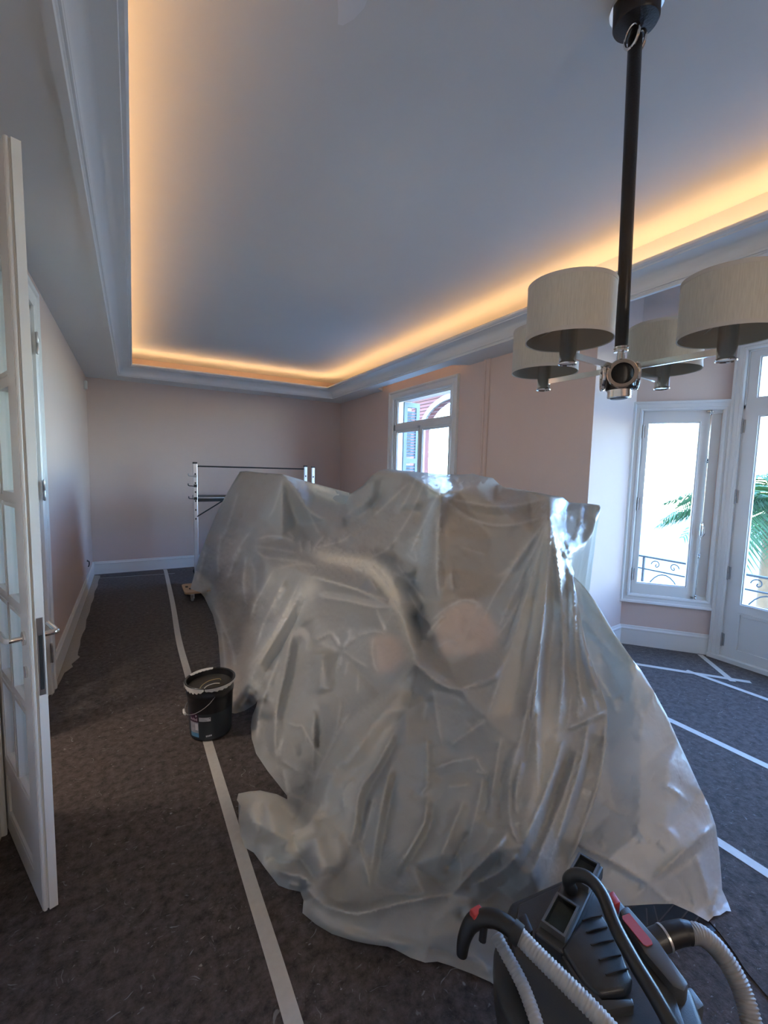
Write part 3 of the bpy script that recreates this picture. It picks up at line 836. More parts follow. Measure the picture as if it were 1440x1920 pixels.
def build_field(bound, ctrl, edges, folds, spacing, seed, noise_amp=0.006, smooth_it=2, zones=(), base_col=(.49, .495, .475)):
    """returns uv points, depth, faces, boundary loop index list, flags for each boundary vertex"""
    r_ = np.random.default_rng(seed)
    bp, bflag = [], []
    n = len(bound)
    for i in range(n):
        a = bound[i]; b_ = bound[(i + 1) % n]
        L = math.hypot(b_[0] - a[0], b_[1] - a[1]); k = max(1, int(round(L / spacing)))
        for j in range(k):
            t = j / k
            bp.append((a[0] + (b_[0] - a[0]) * t, a[1] + (b_[1] - a[1]) * t)); bflag.append(a[3] if len(a) > 3 else '')
    nb = len(bp); poly = np.array(bp)
    x0, y0 = poly.min(0); x1, y1 = poly.max(0)
    gx, gy = np.meshgrid(np.arange(x0, x1, spacing), np.arange(y0, y1, spacing * 0.9))
    gx[1::2] += spacing / 2
    g = np.stack([gx.ravel(), gy.ravel()], 1) + r_.uniform(-.22, .22, (gx.size, 2)) * spacing
    g = g[inside(bp, g)]
    keep = np.ones(len(g), bool)
    for i in range(nb):
        a = poly[i]; keep &= (np.abs(g[:, 0] - a[0]) > spacing * .6) | (np.abs(g[:, 1] - a[1]) > spacing * .6)
    g = g[keep]
    # vertices along every fold line keep the creases crisp
    fp = []
    for fdef in folds:
        ln = np.array(smooth_poly(fdef[0], 6)) if len(fdef[0]) > 2 else np.array(fdef[0], float)
        sg = np.hypot(*np.diff(ln, axis=0).T); cu = np.concatenate([[0], np.cumsum(sg)])
        for s_ in np.arange(0, cu[-1], spacing * .8): fp.append((np.interp(s_, cu, ln[:, 0]), np.interp(s_, cu, ln[:, 1])))
    fp = np.array(fp); fp = fp[inside(bp, fp)]
    acc = []; cell = {}
    for q in np.vstack([poly, fp]):
        key = (int(q[0] // spacing), int(q[1] // spacing)); ok_ = True
        for i in (-1, 0, 1):
            for j in (-1, 0, 1):
                for w in cell.get((key[0] + i, key[1] + j), ()):
                    if (w[0] - q[0]) ** 2 + (w[1] - q[1]) ** 2 < (spacing * .42) ** 2: ok_ = False
        if ok_ or len(acc) < nb: acc.append(q); cell.setdefault(key, []).append(q)
    gk = []
    for q in g:
        key = (int(q[0] // spacing), int(q[1] // spacing)); ok_ = True
        for i in (-1, 0, 1):
            for j in (-1, 0, 1):
                for w in cell.get((key[0] + i, key[1] + j), ()):
                    if (w[0] - q[0]) ** 2 + (w[1] - q[1]) ** 2 < (spacing * .55) ** 2: ok_ = False
        if ok_: gk.append(q)
    g = np.vstack([np.array(acc[nb:]).reshape(-1, 2), np.array(gk)])
    allp = np.vstack([poly, g])
    be = [(i, (i + 1) % nb) for i in range(nb)]
    ov, oe, of, ovi, _, _ = delaunay_2d_cdt([Vector(p) for p in allp], be, [list(range(nb))], 1, 1e-4)
    P = np.array([(v.x, v.y) for v in ov])
    o2n = {}
    for i, s in enumerate(ovi):
        for q in s: o2n[q] = i
    loop = [o2n[i] for i in range(nb)]
    faces = [tuple(f) for f in of]
    cpts = [(b_[0], b_[1], b_[2]) for b_ in bound] + list(ctrl)
    ce = [(i, (i + 1) % n) for i in range(n)]
    idx = {(round(c[0]), round(c[1])): i for i, c in enumerate(cpts)}
    for pl in edges:
        ids = [idx.get((round(p[0]), round(p[1]))) for p in pl]
        for a, b_ in zip(ids[:-1], ids[1:]):
            if a is not None and b_ is not None and a != b_: ce.append((a, b_))
    inv = interp_inv(cpts, ce, P)
    # light smoothing: film bends, it does not fold like card
    E_ = set()
    for f in faces:
        for a, b_ in zip(f, f[1:] + f[:1]): E_.add((min(a, b_), max(a, b_)))
    E_ = np.array(list(E_)); deg = np.bincount(E_.ravel(), minlength=len(P)).astype(float)
    fixed = np.zeros(len(P), bool); fixed[loop] = True
    def lap(x, it, lam=.5):
        for _ in range(it):
            s = np.bincount(E_[:, 0], x[E_[:, 1]], len(P)) + np.bincount(E_[:, 1], x[E_[:, 0]], len(P))
            nx = x + lam * (s / np.maximum(deg, 1) - x); nx[fixed] = x[fixed]; x = nx
        return x
    inv = lap(inv, smooth_it)
    D = 1.0 / inv
    off, crease = fold_field(P, folds, D / F_PX)
    # distance to the boundary damps the folds at the outline a little
    W = np.stack([CAM + (ROT @ np.array([u - CX, v - CY, F_PX])) * (d / F_PX) for (u, v), d in zip(P, D)])
    nz = np.array([(abs(noise.noise(Vector(w) * 5.0)) - .25) * 1.0 + 0.5 * (abs(noise.noise(Vector(w) * 11.0 + Vector((5, 3, 1)))) - .25) + .25 * (abs(noise.noise(Vector(w) * 23.0 + Vector((1, 9, 4)))) - .25) for w in W])
    off = lap(off, 1, .15) - nz * noise_amp * 2.2
    D = D - off
    fd = np.array([floor_depth(u, v, 0.006) for u, v in P])
    D = np.minimum(D, fd)
    W = np.stack([CAM + (ROT @ np.array([u - CX, v - CY, F_PX])) * (d / F_PX) for (u, v), d in zip(P, D)])
    # film colour: layers and contents showing through, plus light and shade painted in
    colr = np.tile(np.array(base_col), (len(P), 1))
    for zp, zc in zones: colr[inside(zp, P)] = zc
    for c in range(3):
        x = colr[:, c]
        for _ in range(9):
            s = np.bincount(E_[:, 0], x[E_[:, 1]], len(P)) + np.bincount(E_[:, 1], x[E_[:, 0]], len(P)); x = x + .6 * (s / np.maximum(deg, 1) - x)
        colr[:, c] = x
    colr = colr + crease[:, None] * (np.array([.86, .84, .78]) - colr) * .45  # paler ridges: highlights painted in along with doubled film
    return P, W, faces, loop, bflag, colr

def sheet_mesh(name, W, faces, colr, label, cat, group=None, back=()):
    """back: list of vertex runs (silhouette edges) that get a hidden rear fall down to the floor."""
    W = list(map(tuple, W)); faces = list(faces); colr = list(map(tuple, colr))
    for run, reach, side in back:
        prev = list(run); base = [Vector(W[i]) for i in run]
        steps = [(0.03, 0.035), (0.10, 0.14), (0.22, 0.42), (0.45, 0.75), (1.0, 1.0)]
        for (h, dz) in steps:
            cur = []
            for k, b_ in enumerate(base):
                dirh = Vector((b_.x, b_.y, 0)).normalized() + Vector(side)
                dirh.normalize()
                wob = (1 + 0.08 * math.sin(k * 0.12)) * min(1.0, max(0.04, b_.z / 0.7))
                p = b_ + dirh * reach * h * wob; p.z = max(0.006, b_.z * (1 - dz))
                W.append((p.x, p.y, p.z)); colr.append((.5, .5, .475)); cur.append(len(W) - 1)
            for k in range(len(base) - 1):
                faces.append((prev[k], prev[k + 1], cur[k + 1], cur[k]))
            prev = cur
    used = sorted({i for f in faces for i in f}); mp = {o: i for i, o in enumerate(used)}
    me = bpy.data.meshes.new(name)
    me.from_pydata([W[i] for i in used], [], [tuple(mp[i] for i in f) for f in faces])
    bm = bmesh.new(); bm.from_mesh(me)
    bmesh.ops.recalc_face_normals(bm, faces=list(bm.faces)); bm.to_mesh(me); bm.free()
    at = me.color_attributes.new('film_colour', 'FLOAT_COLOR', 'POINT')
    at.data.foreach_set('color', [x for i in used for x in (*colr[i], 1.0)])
    for p in me.polygons: p.use_smooth = True
    me.materials.append(MT['film'])
    o = bpy.data.objects.new(name, me); COL.objects.link(o)
    return tag(o, label, cat, group)

BOUND = [
 (357, 1104, 'z0.14'), (366, 1070, 6.0, 'b'), (375, 1040, 5.85, 'b'), (388, 1005, 5.72, 'b'), (405, 965, 5.6, 'b'), (420, 935, 5.5, 'b'), (436, 907, 5.4, 'b'), (450, 884, 5.3, 'b'),
 (462, 883, 5.25, 'b'), (495, 887, 4.95, 'b'), (529, 889, 4.64, 'b'), (573, 902, 4.75, 'b'), (618, 914, 4.75, 'b'), (659, 925, 4.6, 'b'),
 (680, 911, 4.5, 'b'), (698, 891, 4.4, 'b'), (711, 882, 4.5, 'b'), (727, 879, 4.5, 'b'), (760, 883, 4.4, 'b'), (820, 888, 4.1, 'b'), (862, 890, 3.9, 'b'),
 (885, 888, 3.75, 'b'), (905, 893, 3.6, 'b'), (924, 896, 3.55, 'b'), (935, 907, 3.4, 'b'), (944, 913, 2.95, 'b'), (990, 920, 2.72, 'b'), (1030, 928, 2.48, 'b'),
 (1055, 932, 2.6, 'b'), (1067, 942, 2.66, 'b'), (1100, 944, 2.66, 'b'), (1124, 947, 2.62, 'b'), (1126, 952, 2.6, 'b'), (1119, 968, 2.56, 'b'), (1113, 994, 2.5, 'b'), (1095, 1022, 2.46, 'b'),
 (1077, 1048, 2.4, 'b'), (1072, 1060, 2.34, 'b'), (1077, 1074, 2.3, 'b'), (1074, 1080, 2.24, 'b'),
 (1080, 1110, 2.2), (1089, 1160, 2.1), (1102, 1220, 2.02), (1121, 1275, 1.96), (1138, 1326, 1.9), (1139, 1362, 1.88), (1136, 1402, 1.84), (1125, 1470, 1.78),
 (1106, 1530, 1.72), (1086, 1580, 1.66), (1062, 1630, 'z0.12'), (1045, 1670, 'z0.08'), (1030, 1720, 'f'), (1000, 1780, 'f'), (960, 1832, 'f'), (926, 1846, 'f'), (919, 1841, 'f'),
 (885, 1826, 'f'), (846, 1811, 'f'), (820, 1803, 'f'), (797, 1805, 'f'), (770, 1796, 'f'), (744, 1782, 'f'), (727, 1775, 'f'), (690, 1770, 'f'), (662, 1764, 'f'), (622, 1751, 'f'), (592, 1733, 'f'),
 (567, 1712, 'f'), (569, 1688, 'z0.05'), (563, 1672, 'f'), (540, 1667, 'f'), (522, 1660, 'f'), (497, 1628, 'f'), (476, 1599, 'f'), (459, 1589, 'f'), (451, 1565, 'z0.03'),
 (447, 1538, 'z0.08'), (451, 1511, 'z0.12'), (444, 1500, 'z0.12'), (447, 1488, 'z0.15', 'l'), (466, 1484, 'z0.17', 'l'), (488, 1482, 'z0.18', 'l'), (519, 1489, 'z0.16', 'l'), (539, 1499, 'z0.10', 'l'),
 (538, 1492, 'f'), (522, 1471, 'f'), (502, 1446, 'f'), (480, 1413, 'f'), (472, 1385, 'f'), (470, 1362, 'f'), (473, 1342, 'z0.06'), (480, 1325, 'z0.14'), (483, 1313, 'z0.2'),
 (479, 1320, 'z0.02'), (458, 1333, 'f'), (441, 1338, 'f'), (420, 1335, 'f'), (415, 1290, 'f'), (413, 1245, 'f'), (409, 1192, 'f'), (399, 1153, 'f'), (383, 1120, 'z0.05'), (376, 1111, 'z0.13'),
]
CTRL = [
 # A : tall stack on the far table
 (531, 894, 4.6), (482, 971, 4.7), (473, 997, 4.55), (476, 1024, 4.33), (562, 1038, 3.9), (529, 1010, 4.42), (502, 1004, 4.45), (498, 975, 4.6), (440, 965, 5.1), (425, 1010, 5.1),
 (405, 1030, 5.35), (400, 1100, 5.25), (430, 1060, 4.75), (452, 1030, 4.6), (415, 1140, 4.6), (440, 1110, 4.3), (430, 1200, 3.95), (470, 1080, 4.15), (455, 1170, 3.75), (440, 1260, 3.3),
 (576, 954, 4.45), (615, 979, 4.28), (560, 985, 4.66), (620, 1002, 4.25), (595, 1022, 4.05), (575, 1031, 3.92), (592, 930, 4.75), (645, 940, 4.75), (660, 965, 4.42), (640, 1000, 4.2),
 (690, 985, 4.2), (700, 930, 4.35), (740, 950, 4.15), (700, 893, 4.37), (718, 888, 4.32), (760, 889, 4.2), (840, 894, 3.86), (640, 1033, 3.75), (700, 1030, 3.65), (745, 1045, 3.45), (740, 1000, 3.75), (790, 960, 3.65),
 (805, 940, 3.3), (795, 1010, 3.1), (788, 1060, 3.0), (775, 1100, 2.9), (795, 1130, 2.62), (780, 1165, 2.6), (890, 897, 3.55), (860, 905, 3.35),
 (500, 1070, 3.55), (515, 1066, 3.45), (540, 1062, 3.4), (500, 1120, 3.3), (480, 1200, 3.15), (465, 1260, 2.98), (545, 1110, 3.1), (520, 1170, 2.98), (490, 1240, 2.86), (460, 1300, 2.85),
 # roll of gathered film
 (600, 1045, 3.55), (650, 1045, 3.35), (700, 1053, 3.05), (735, 1085, 2.75), (752, 1130, 2.48), (765, 1180, 2.25), (690, 1080, 2.85), (640, 1062, 3.2), (600, 1066, 3.1), (720, 1110, 2.66),
 # D : low table by the bucket
 (582, 1079, 2.9), (670, 1105, 2.6), (745, 1140, 2.36), (640, 1222, 2.63), (600, 1160, 2.82), (700, 1190, 2.50), (560, 1180, 2.86), (540, 1280, 2.73), (520, 1350, 2.55), (505, 1300, 2.68),
 (600, 1310, 2.52), (600, 1400, 2.33), (560, 1420, 2.28), (545, 1480, 2.17), (680, 1290, 2.30), (565, 1500, 2.1), (500, 1390, 2.5),
 # E and the seat behind
 (781, 1246, 1.95), (800, 1254, 1.96), (860, 1292, 1.9), (932, 1268, 1.9), (842, 1248, 2.13), (905, 1220, 2.08), (850, 1185, 2.22), (900, 1160, 2.22), (805, 1165, 2.38), (792, 1205, 2.32), (865, 1128, 2.36), (835, 1145, 2.38),
 # C : upright box
 (824, 930, 2.5), (820, 1000, 2.5), (819, 1060, 2.48), (822, 1130, 2.46), (892, 909, 2.76), (858, 920, 2.63), (1030, 940, 2.36), (1030, 966, 2.26), (925, 945, 2.42), (920, 1010, 2.41), (930, 1080, 2.4), (1000, 1000, 2.31), (985, 1070, 2.32),
 (1060, 960, 2.5), (1085, 990, 2.5), (1055, 1010, 2.35), (1065, 1040, 2.32), (1050, 1040, 2.24),
 # fan below C
 (987, 1117, 2.24), (960, 1210, 2.1), (937, 1273, 1.96), (913, 1347, 1.82), (1020, 1120, 2.16), (1010, 1250, 1.98), (1003, 1340, 1.84), (1052, 1130, 2.17), (1058, 1240, 2.02), (1058, 1368, 1.84), (1100, 1350, 1.86), (1085, 1280, 1.98),
 (975, 1400, 1.78), (1000, 1480, 1.66), (976, 1590, 1.50), (1040, 1440, 1.72), (1085, 1470, 1.72), (1045, 1570, 1.6), (1000, 1650, 1.47), (960, 1690, 'z0.08'), (940, 1780, 'z0.02'),
 (880, 1420, 1.84), (900, 1520, 1.71), (840, 1420, 1.87), (820, 1520, 1.77), (860, 1600, 1.63), (760, 1400, 1.90), (770, 1520, 1.79), (770, 1620, 'z0.14'), (830, 1660, 'z0.07'),
 # sash of film from E to the floor and the bunch beside it
 (720, 1335, 2.0), (760, 1330, 1.95), (742, 1285, 2.16), (802, 1312, 2.0), (772, 1215, 2.1), (665, 1400, 1.92), (700, 1430, 1.88), (620, 1450, 1.92), (660, 1490, 1.84), (600, 1510, 1.90), (640, 1560, 1.78), (610, 1620, 'z0.12'), (650, 1630, 'z0.08'), (700, 1560, 1.76), (700, 1650, 'z0.04'),
 (580, 1540, 'z0.16'), (560, 1530, 'z0.10'), (500, 1515, 'z0.2'), (480, 1540, 'z0.18'), (510, 1560, 'z0.2'), (490, 1580, 'z0.1'), (545, 1580, 'z0.13'), (550, 1630, 'z0.09'), (590, 1660, 'z0.10'),
 # hem roll
 (607, 1696, 'z0.07'), (657, 1713, 'z0.08'), (690, 1710, 'z0.09'), (744, 1695, 'z0.10'), (800, 1685, 'z0.11'), (849, 1674, 'z0.12'), (890, 1632, 'z0.2'), (930, 1590, 1.52), (640, 1690, 'z0.02'), (690, 1693, 'z0.02'), (740, 1676, 'z0.03'),
 (640, 1735, 'z0.05'), (720, 1745, 'z0.05'), (800, 1755, 'z0.05'), (870, 1740, 'z0.08'), (900, 1690, 'z0.12'), (880, 1800, 'z0.02'),
]
EDGES = [
 [(450, 884), (529, 889)], [(531, 894), (482, 971), (473, 997), (476, 1024), (562, 1038)], [(531, 894), (529, 1010)], [(531, 894), (576, 954), (615, 979), (620, 1002)], [(482, 971), (440, 965)],
 [(700, 893), (718, 888), (760, 889), (840, 894), (824, 930)], [(582, 1079), (670, 1105), (745, 1140)], [(824, 930), (820, 1000), (819, 1060), (822, 1130)], [(824, 930), (858, 920), (892, 909)],
 [(1030, 928), (1030, 940), (1030, 966)], [(1030, 966), (987, 1117), (960, 1210), (937, 1273), (913, 1347)], [(1030, 966), (1020, 1120), (1010, 1250), (1003, 1340)],
 [(1030, 966), (1052, 1130), (1058, 1240), (1058, 1368)], [(1058, 1368), (1100, 1350), (1138, 1326)], [(781, 1246), (800, 1254), (860, 1292)], [(1058, 1368), (1040, 1440), (976, 1590), (930, 1590)],
 [(600, 1045), (650, 1045), (700, 1053), (735, 1085), (752, 1130), (765, 1180), (781, 1246)], [(607, 1696), (657, 1713), (690, 1710), (744, 1695), (800, 1685), (849, 1674), (890, 1632)],
 [(582, 1079), (560, 1180), (540, 1280), (520, 1350)], [(640, 1690), (690, 1693), (740, 1676)],
]
r, g, s = 'r', 'g', 's'
FOLDS = [
 # far left skirt
 ([(400, 1029), (393, 1082), (398, 1138)], -.05, 7), ([(386, 1024), (376, 1068), (366, 1096)], .04, 6), ([(436, 1000), (426, 1052), (433, 1084)], -.035, 7), ([(452, 1024), (436, 1060), (424, 1092)], .05, 7),
 ([(415, 1000), (408, 1045), (410, 1090)], .045, 6), ([(443, 1049), (418, 1108), (428, 1150), (450, 1128)], -.05, 10, g), ([(462, 1040), (456, 1090), (462, 1140)], .04, 9), ([(430, 1110), (424, 1160), (438, 1240)], -.06, 12, g),
 ([(398, 1130), (433, 1211), (440, 1258)], .045, 6), ([(410, 1150), (420, 1220), (424, 1290)], .04, 6), ([(446, 1190), (444, 1260), (436, 1320)], -.05, 8, g), ([(470, 1052), (478, 1078), (476, 1120)], .03, 6),
 ([(490, 1035), (520, 1075), (530, 1062)], -.02, 6), ([(470, 996), (455, 1015), (440, 1040), (434, 1062)], .035, 5), ([(482, 972), (455, 1005), (430, 1018)], -.02, 6), ([(447, 920), (425, 990), (412, 1015)], .02, 8), ([(468, 930), (440, 1000)], -.02, 9),
 # pleats left of D
 ([(514, 1066), (490, 1110), (477, 1136), (470, 1165)], .055, 6), ([(524, 1072), (500, 1122), (486, 1150)], -.05, 5), ([(537, 1080), (509, 1138), (492, 1175), (476, 1225)], .055, 6), ([(550, 1080), (523, 1140), (505, 1185)], -.045, 5),
 ([(562, 1090), (535, 1145), (505, 1200), (472, 1245), (458, 1266)], .06, 7), ([(575, 1112), (556, 1162), (530, 1212), (498, 1262), (485, 1300)], -.09, 7), ([(568, 1098), (545, 1150), (512, 1205), (478, 1262), (462, 1300)], .03, 9),
 ([(470, 1290), (462, 1310), (446, 1328)], .03, 6), ([(480, 1296), (470, 1318)], -.03, 5),
 # table edge under A, pinch
 ([(476, 1024), (520, 1030), (562, 1038)], .03, 4), ([(480, 1012), (505, 1005), (535, 1008), (558, 1020)], .035, 7), ([(500, 1018), (530, 1020), (555, 1028)], -.03, 6),
 ([(562, 1012), (566, 1038)], .04, 3), ([(572, 1012), (573, 1038)], -.05, 3), ([(580, 1012), (582, 1036)], .05, 3), ([(610, 1003), (596, 1018), (586, 1034)], .05, 4), ([(540, 996), (552, 1010)], .03, 3),
 ([(476, 1030), (500, 1045), (540, 1050), (600, 1060)], .035, 7), ([(520, 1066), (560, 1058), (605, 1062)], .03, 5), ([(545, 1075), (575, 1068), (600, 1066)], -.025, 4),
 # A faces
 ([(531, 896), (515, 950), (500, 975)], .02, 5), ([(531, 896), (505, 965), (500, 1000)], -.02, 6), ([(529, 900), (529, 960), (529, 1008)], .02, 4), ([(531, 894), (555, 918), (576, 954), (595, 968), (616, 979)], .045, 5),
 ([(576, 954), (590, 985), (600, 1005)], .03, 4), ([(600, 975), (612, 1000)], -.03, 5), ([(540, 900), (580, 915), (625, 945), (660, 945)], -.03, 8, g), ([(556, 906), (600, 920), (650, 932)], .02, 6), ([(470, 905), (490, 912), (525, 896)], -.015, 7),
 # swags between A and B
 ([(600, 1018), (650, 1004), (695, 980), (735, 955), (768, 930)], .06, 12, g), ([(640, 985), (690, 962), (730, 930)], -.05, 12, g), ([(625, 1010), (660, 1030), (705, 1036)], -.05, 9), ([(590, 1028), (640, 1014), (660, 1000)], .04, 6),
 ([(700, 893), (690, 930), (670, 950), (640, 955)], .04, 10, g), ([(718, 890), (712, 930), (690, 958)], -.04, 9), ([(700, 968), (735, 935), (768, 904)], .035, 6), ([(782, 893), (765, 930), (746, 962)], .035, 6), ([(772, 893), (752, 935), (728, 970)], -.03, 6),
 ([(798, 896), (773, 958), (744, 1006)], .035, 6), ([(813, 920), (790, 965), (760, 1010)], -.03, 8), ([(840, 894), (812, 945), (788, 994), (766, 1045)], .05, 7), ([(800, 1000), (775, 1040), (730, 1050)], -.05, 9), ([(750, 1000), (725, 1030), (695, 1045)], .03, 7),
 ([(760, 1035), (780, 1052), (775, 1020)], .02, 4), ([(700, 1045), (750, 1080), (795, 1090)], .03, 6), ([(745, 1055), (770, 1080), (800, 1082)], -.04, 8),
 # roll
 ([(580, 1036), (630, 1036), (680, 1040), (722, 1062), (745, 1105), (758, 1160), (772, 1220)], .09, 13, g), ([(640, 1060), (690, 1078), (728, 1125), (748, 1180)], -.05, 6), ([(600, 1052), (660, 1050), (705, 1066), (738, 1110), (752, 1165)], -.045, 5),
 ([(668, 1062), (690, 1082), (712, 1115)], .045, 5), ([(690, 1056), (712, 1078), (735, 1115)], .05, 5), ([(682, 1070), (702, 1098)], -.04, 4), ([(700, 1030), (745, 1055), (775, 1105), (788, 1160), (788, 1215)], -.07, 10, g), ([(740, 1052), (768, 1090), (798, 1130)], .04, 6), ([(765, 1110), (782, 1140), (800, 1165)], .05, 6), ([(772, 1140), (778, 1180), (780, 1225)], -.06, 6),
 ([(755, 1135), (764, 1185), (780, 1240)], .05, 5), ([(744, 1150), (752, 1200), (772, 1238)], -.04, 5),
 # D front
 ([(582, 1079), (670, 1105), (752, 1134)], .03, 4), ([(598, 1118), (650, 1126), (705, 1138), (738, 1136)], .035, 4), ([(600, 1108), (660, 1116), (720, 1132)], -.03, 6), ([(705, 1138), (714, 1165), (724, 1188)], .03, 3), ([(724, 1188), (700, 1184), (668, 1192)], .03, 4),
 ([(700, 1196), (698, 1225), (706, 1262)], .03, 5), ([(620, 1184), (640, 1216)], .03, 3), ([(590, 1200), (622, 1184)], .02, 4), ([(654, 1180), (654, 1198), (642, 1216)], .03, 3), ([(668, 1194), (655, 1205), (642, 1218)], .025, 3), ([(642, 1218), (665, 1236), (692, 1252)], .03, 3), ([(640, 1224), (660, 1246), (690, 1275), (718, 1310)], -.05, 6),
 ([(640, 1222), (632, 1255), (628, 1285), (617, 1308)], -.055, 6), ([(604, 1215), (604, 1260), (608, 1305)], .06, 15, g), ([(640, 1230), (638, 1250)], .03, 4), ([(652, 1240), (646, 1268)], .025, 4), ([(672, 1262), (670, 1300)], .025, 4),
 ([(566, 1168), (582, 1195), (584, 1230)], -.03, 8), ([(552, 1168), (535, 1255), (519, 1336), (516, 1398), (520, 1440)], .055, 6), ([(566, 1180), (550, 1270), (534, 1350), (532, 1400)], -.035, 8), ([(525, 1230), (505, 1280), (490, 1320)], .04, 6), ([(512, 1250), (494, 1300)], -.04, 5),
 ([(500, 1300), (486, 1340), (482, 1390)], .035, 6), ([(505, 1340), (498, 1385), (505, 1425)], -.035, 7), ([(538, 1354), (555, 1361), (569, 1364), (576, 1400)], .035, 4), ([(569, 1364), (585, 1395), (606, 1425)], .035, 5), ([(568, 1380), (566, 1430), (574, 1500)], -.035, 6), ([(527, 1424), (545, 1436), (563, 1447)], .03, 4),
 ([(530, 1438), (536, 1470), (542, 1495)], .03, 5), ([(505, 1405), (525, 1440)], -.03, 6), ([(590, 1330), (588, 1400), (585, 1450)], .03, 9), ([(614, 1318), (600, 1390), (590, 1440)], -.03, 8), ([(640, 1310), (630, 1370), (608, 1420)], .025, 7),
 # E sash
 ([(780, 1246), (776, 1290), (764, 1328), (742, 1362)], -.09, 4), ([(776, 1255), (745, 1305), (700, 1360), (655, 1410), (622, 1450), (606, 1510)], .085, 16, g), ([(744, 1364), (708, 1432), (675, 1484), (664, 1552), (646, 1608)], .05, 5), ([(756, 1370), (720, 1435), (688, 1490), (675, 1556), (660, 1610)], -.07, 6),
 ([(663, 1324), (640, 1362), (610, 1420), (592, 1462), (585, 1510)], .045, 5), ([(650, 1330), (622, 1388), (582, 1462), (576, 1512)], -.055, 7), ([(690, 1375), (664, 1420), (640, 1440)], .03, 6), ([(668, 1460), (648, 1480), (645, 1520)], .03, 4), ([(648, 1520), (620, 1530), (590, 1545)], -.035, 7),
 ([(740, 1300), (700, 1345), (672, 1395)], -.03, 6),
 # bunch on the floor
 ([(470, 1498), (476, 1540), (492, 1580)], .05, 13, g), ([(505, 1500), (512, 1540), (520, 1580)], .05, 12, g), ([(490, 1500), (488, 1545), (482, 1570)], -.05, 6), ([(522, 1505), (545, 1530), (560, 1540)], -.07, 6), ([(530, 1600), (545, 1570), (562, 1545)], .06, 9), ([(548, 1560), (560, 1600), (585, 1640), (605, 1655)], -.07, 7),
 ([(590, 1560), (600, 1600), (615, 1640)], .06, 16, g), ([(630, 1560), (640, 1600), (625, 1645)], .05, 10, g), ([(500, 1600), (530, 1618), (575, 1605)], -.05, 8), ([(515, 1630), (545, 1640), (580, 1650)], .04, 8), ([(655, 1570), (652, 1612), (626, 1652)], -.07, 5), ([(576, 1650), (580, 1670), (600, 1690)], .03, 6), ([(560, 1640), (570, 1670), (575, 1690)], -.04, 6), ([(540, 1655), (560, 1660)], .03, 5),
 # front panel
 ([(735, 1432), (719, 1493), (705, 1571), (694, 1652)], .06, 6), ([(746, 1440), (732, 1500), (716, 1600), (710, 1650)], -.05, 7), ([(702, 1493), (688, 1545), (678, 1585)], .04, 5), ([(692, 1500), (682, 1560), (682, 1620)], -.05, 6), ([(672, 1580), (690, 1640), (692, 1668)], .03, 6),
 ([(801, 1490), (796, 1540), (770, 1590), (746, 1625), (742, 1645)], .06, 9), ([(812, 1500), (806, 1550), (778, 1602), (752, 1640)], -.06, 8), ([(800, 1380), (802, 1430), (800, 1480)], .03, 8), ([(812, 1395), (815, 1440)], -.03, 6), ([(813, 1442), (850, 1428), (894, 1420)], .035, 5), ([(892, 1444), (902, 1449), (914, 1450)], .04, 3), ([(894, 1420), (900, 1436), (912, 1450)], .03, 4), ([(815, 1458), (860, 1448), (888, 1444)], -.03, 7),
 ([(805, 1462), (800, 1475), (788, 1490)], .035, 5), ([(838, 1475), (868, 1473), (880, 1468)], .025, 4), ([(918, 1447), (914, 1490), (908, 1540)], -.045, 5), ([(906, 1455), (896, 1510), (880, 1570)], .03, 8), ([(870, 1500), (845, 1560), (820, 1620)], .03, 10), ([(890, 1540), (860, 1600), (830, 1640)], -.035, 10), ([(862, 1600), (865, 1640), (856, 1662)], .02, 4),
 ([(780, 1246), (812, 1272), (838, 1288), (866, 1294), (876, 1306)], .05, 4), ([(815, 1292), (850, 1302), (875, 1320)], -.03, 5), ([(860, 1292), (900, 1282), (936, 1268)], .03, 7), ([(812, 1290), (820, 1350), (830, 1400)], .02, 7), ([(800, 1310), (795, 1360)], -.02, 8), ([(880, 1365), (900, 1350), (914, 1345)], -.04, 6), ([(842, 1400), (880, 1372), (912, 1350)], .03, 6),
 # seat
 ([(805, 1168), (830, 1145), (862, 1127), (888, 1127), (908, 1140)], .03, 7), ([(795, 1195), (812, 1175), (835, 1150)], .03, 4), ([(800, 1205), (815, 1188)], -.03, 5), ([(820, 1215), (840, 1202), (862, 1205)], .015, 5), ([(930, 1195), (955, 1160), (975, 1120)], .025, 5), ([(945, 1220), (965, 1190)], .02, 4), ([(893, 1125), (880, 1175), (890, 1185)], -.02, 10, g), ([(935, 1175), (948, 1150)], -.02, 5),
 # C
 ([(828, 934), (890, 975), (950, 985), (1026, 968)], .02, 6), ([(832, 932), (900, 946), (960, 948), (1026, 934)], .018, 6), ([(850, 950), (920, 966), (980, 962), (1020, 950)], -.018, 8), ([(860, 965), (905, 985), (940, 990)], -.01, 8), ([(865, 1026), (890, 1034), (912, 1040)], .006, 3), ([(824, 930), (858, 920), (892, 909)], .03, 4), ([(862, 893), (850, 912), (826, 930)], .03, 4), ([(880, 890), (868, 905)], -.03, 4), ([(915, 897), (905, 905)], .02, 3),
 ([(819, 960), (819, 1060), (822, 1130)], .025, 6), ([(832, 950), (834, 1060), (838, 1120)], -.012, 10), ([(845, 1070), (850, 1110)], .015, 7),
 # fan
 ([(1028, 968), (985, 1030), (930, 1112), (905, 1165)], .025, 4), ([(1028, 968), (1000, 1035), (955, 1130), (930, 1190)], .035, 5), ([(1026, 975), (990, 1040), (942, 1120)], -.022, 4), ([(1029, 970), (1010, 1040), (987, 1117), (960, 1210), (937, 1273), (912, 1350)], .065, 8), ([(1020, 990), (1000, 1060), (970, 1140), (945, 1220)], -.05, 7),
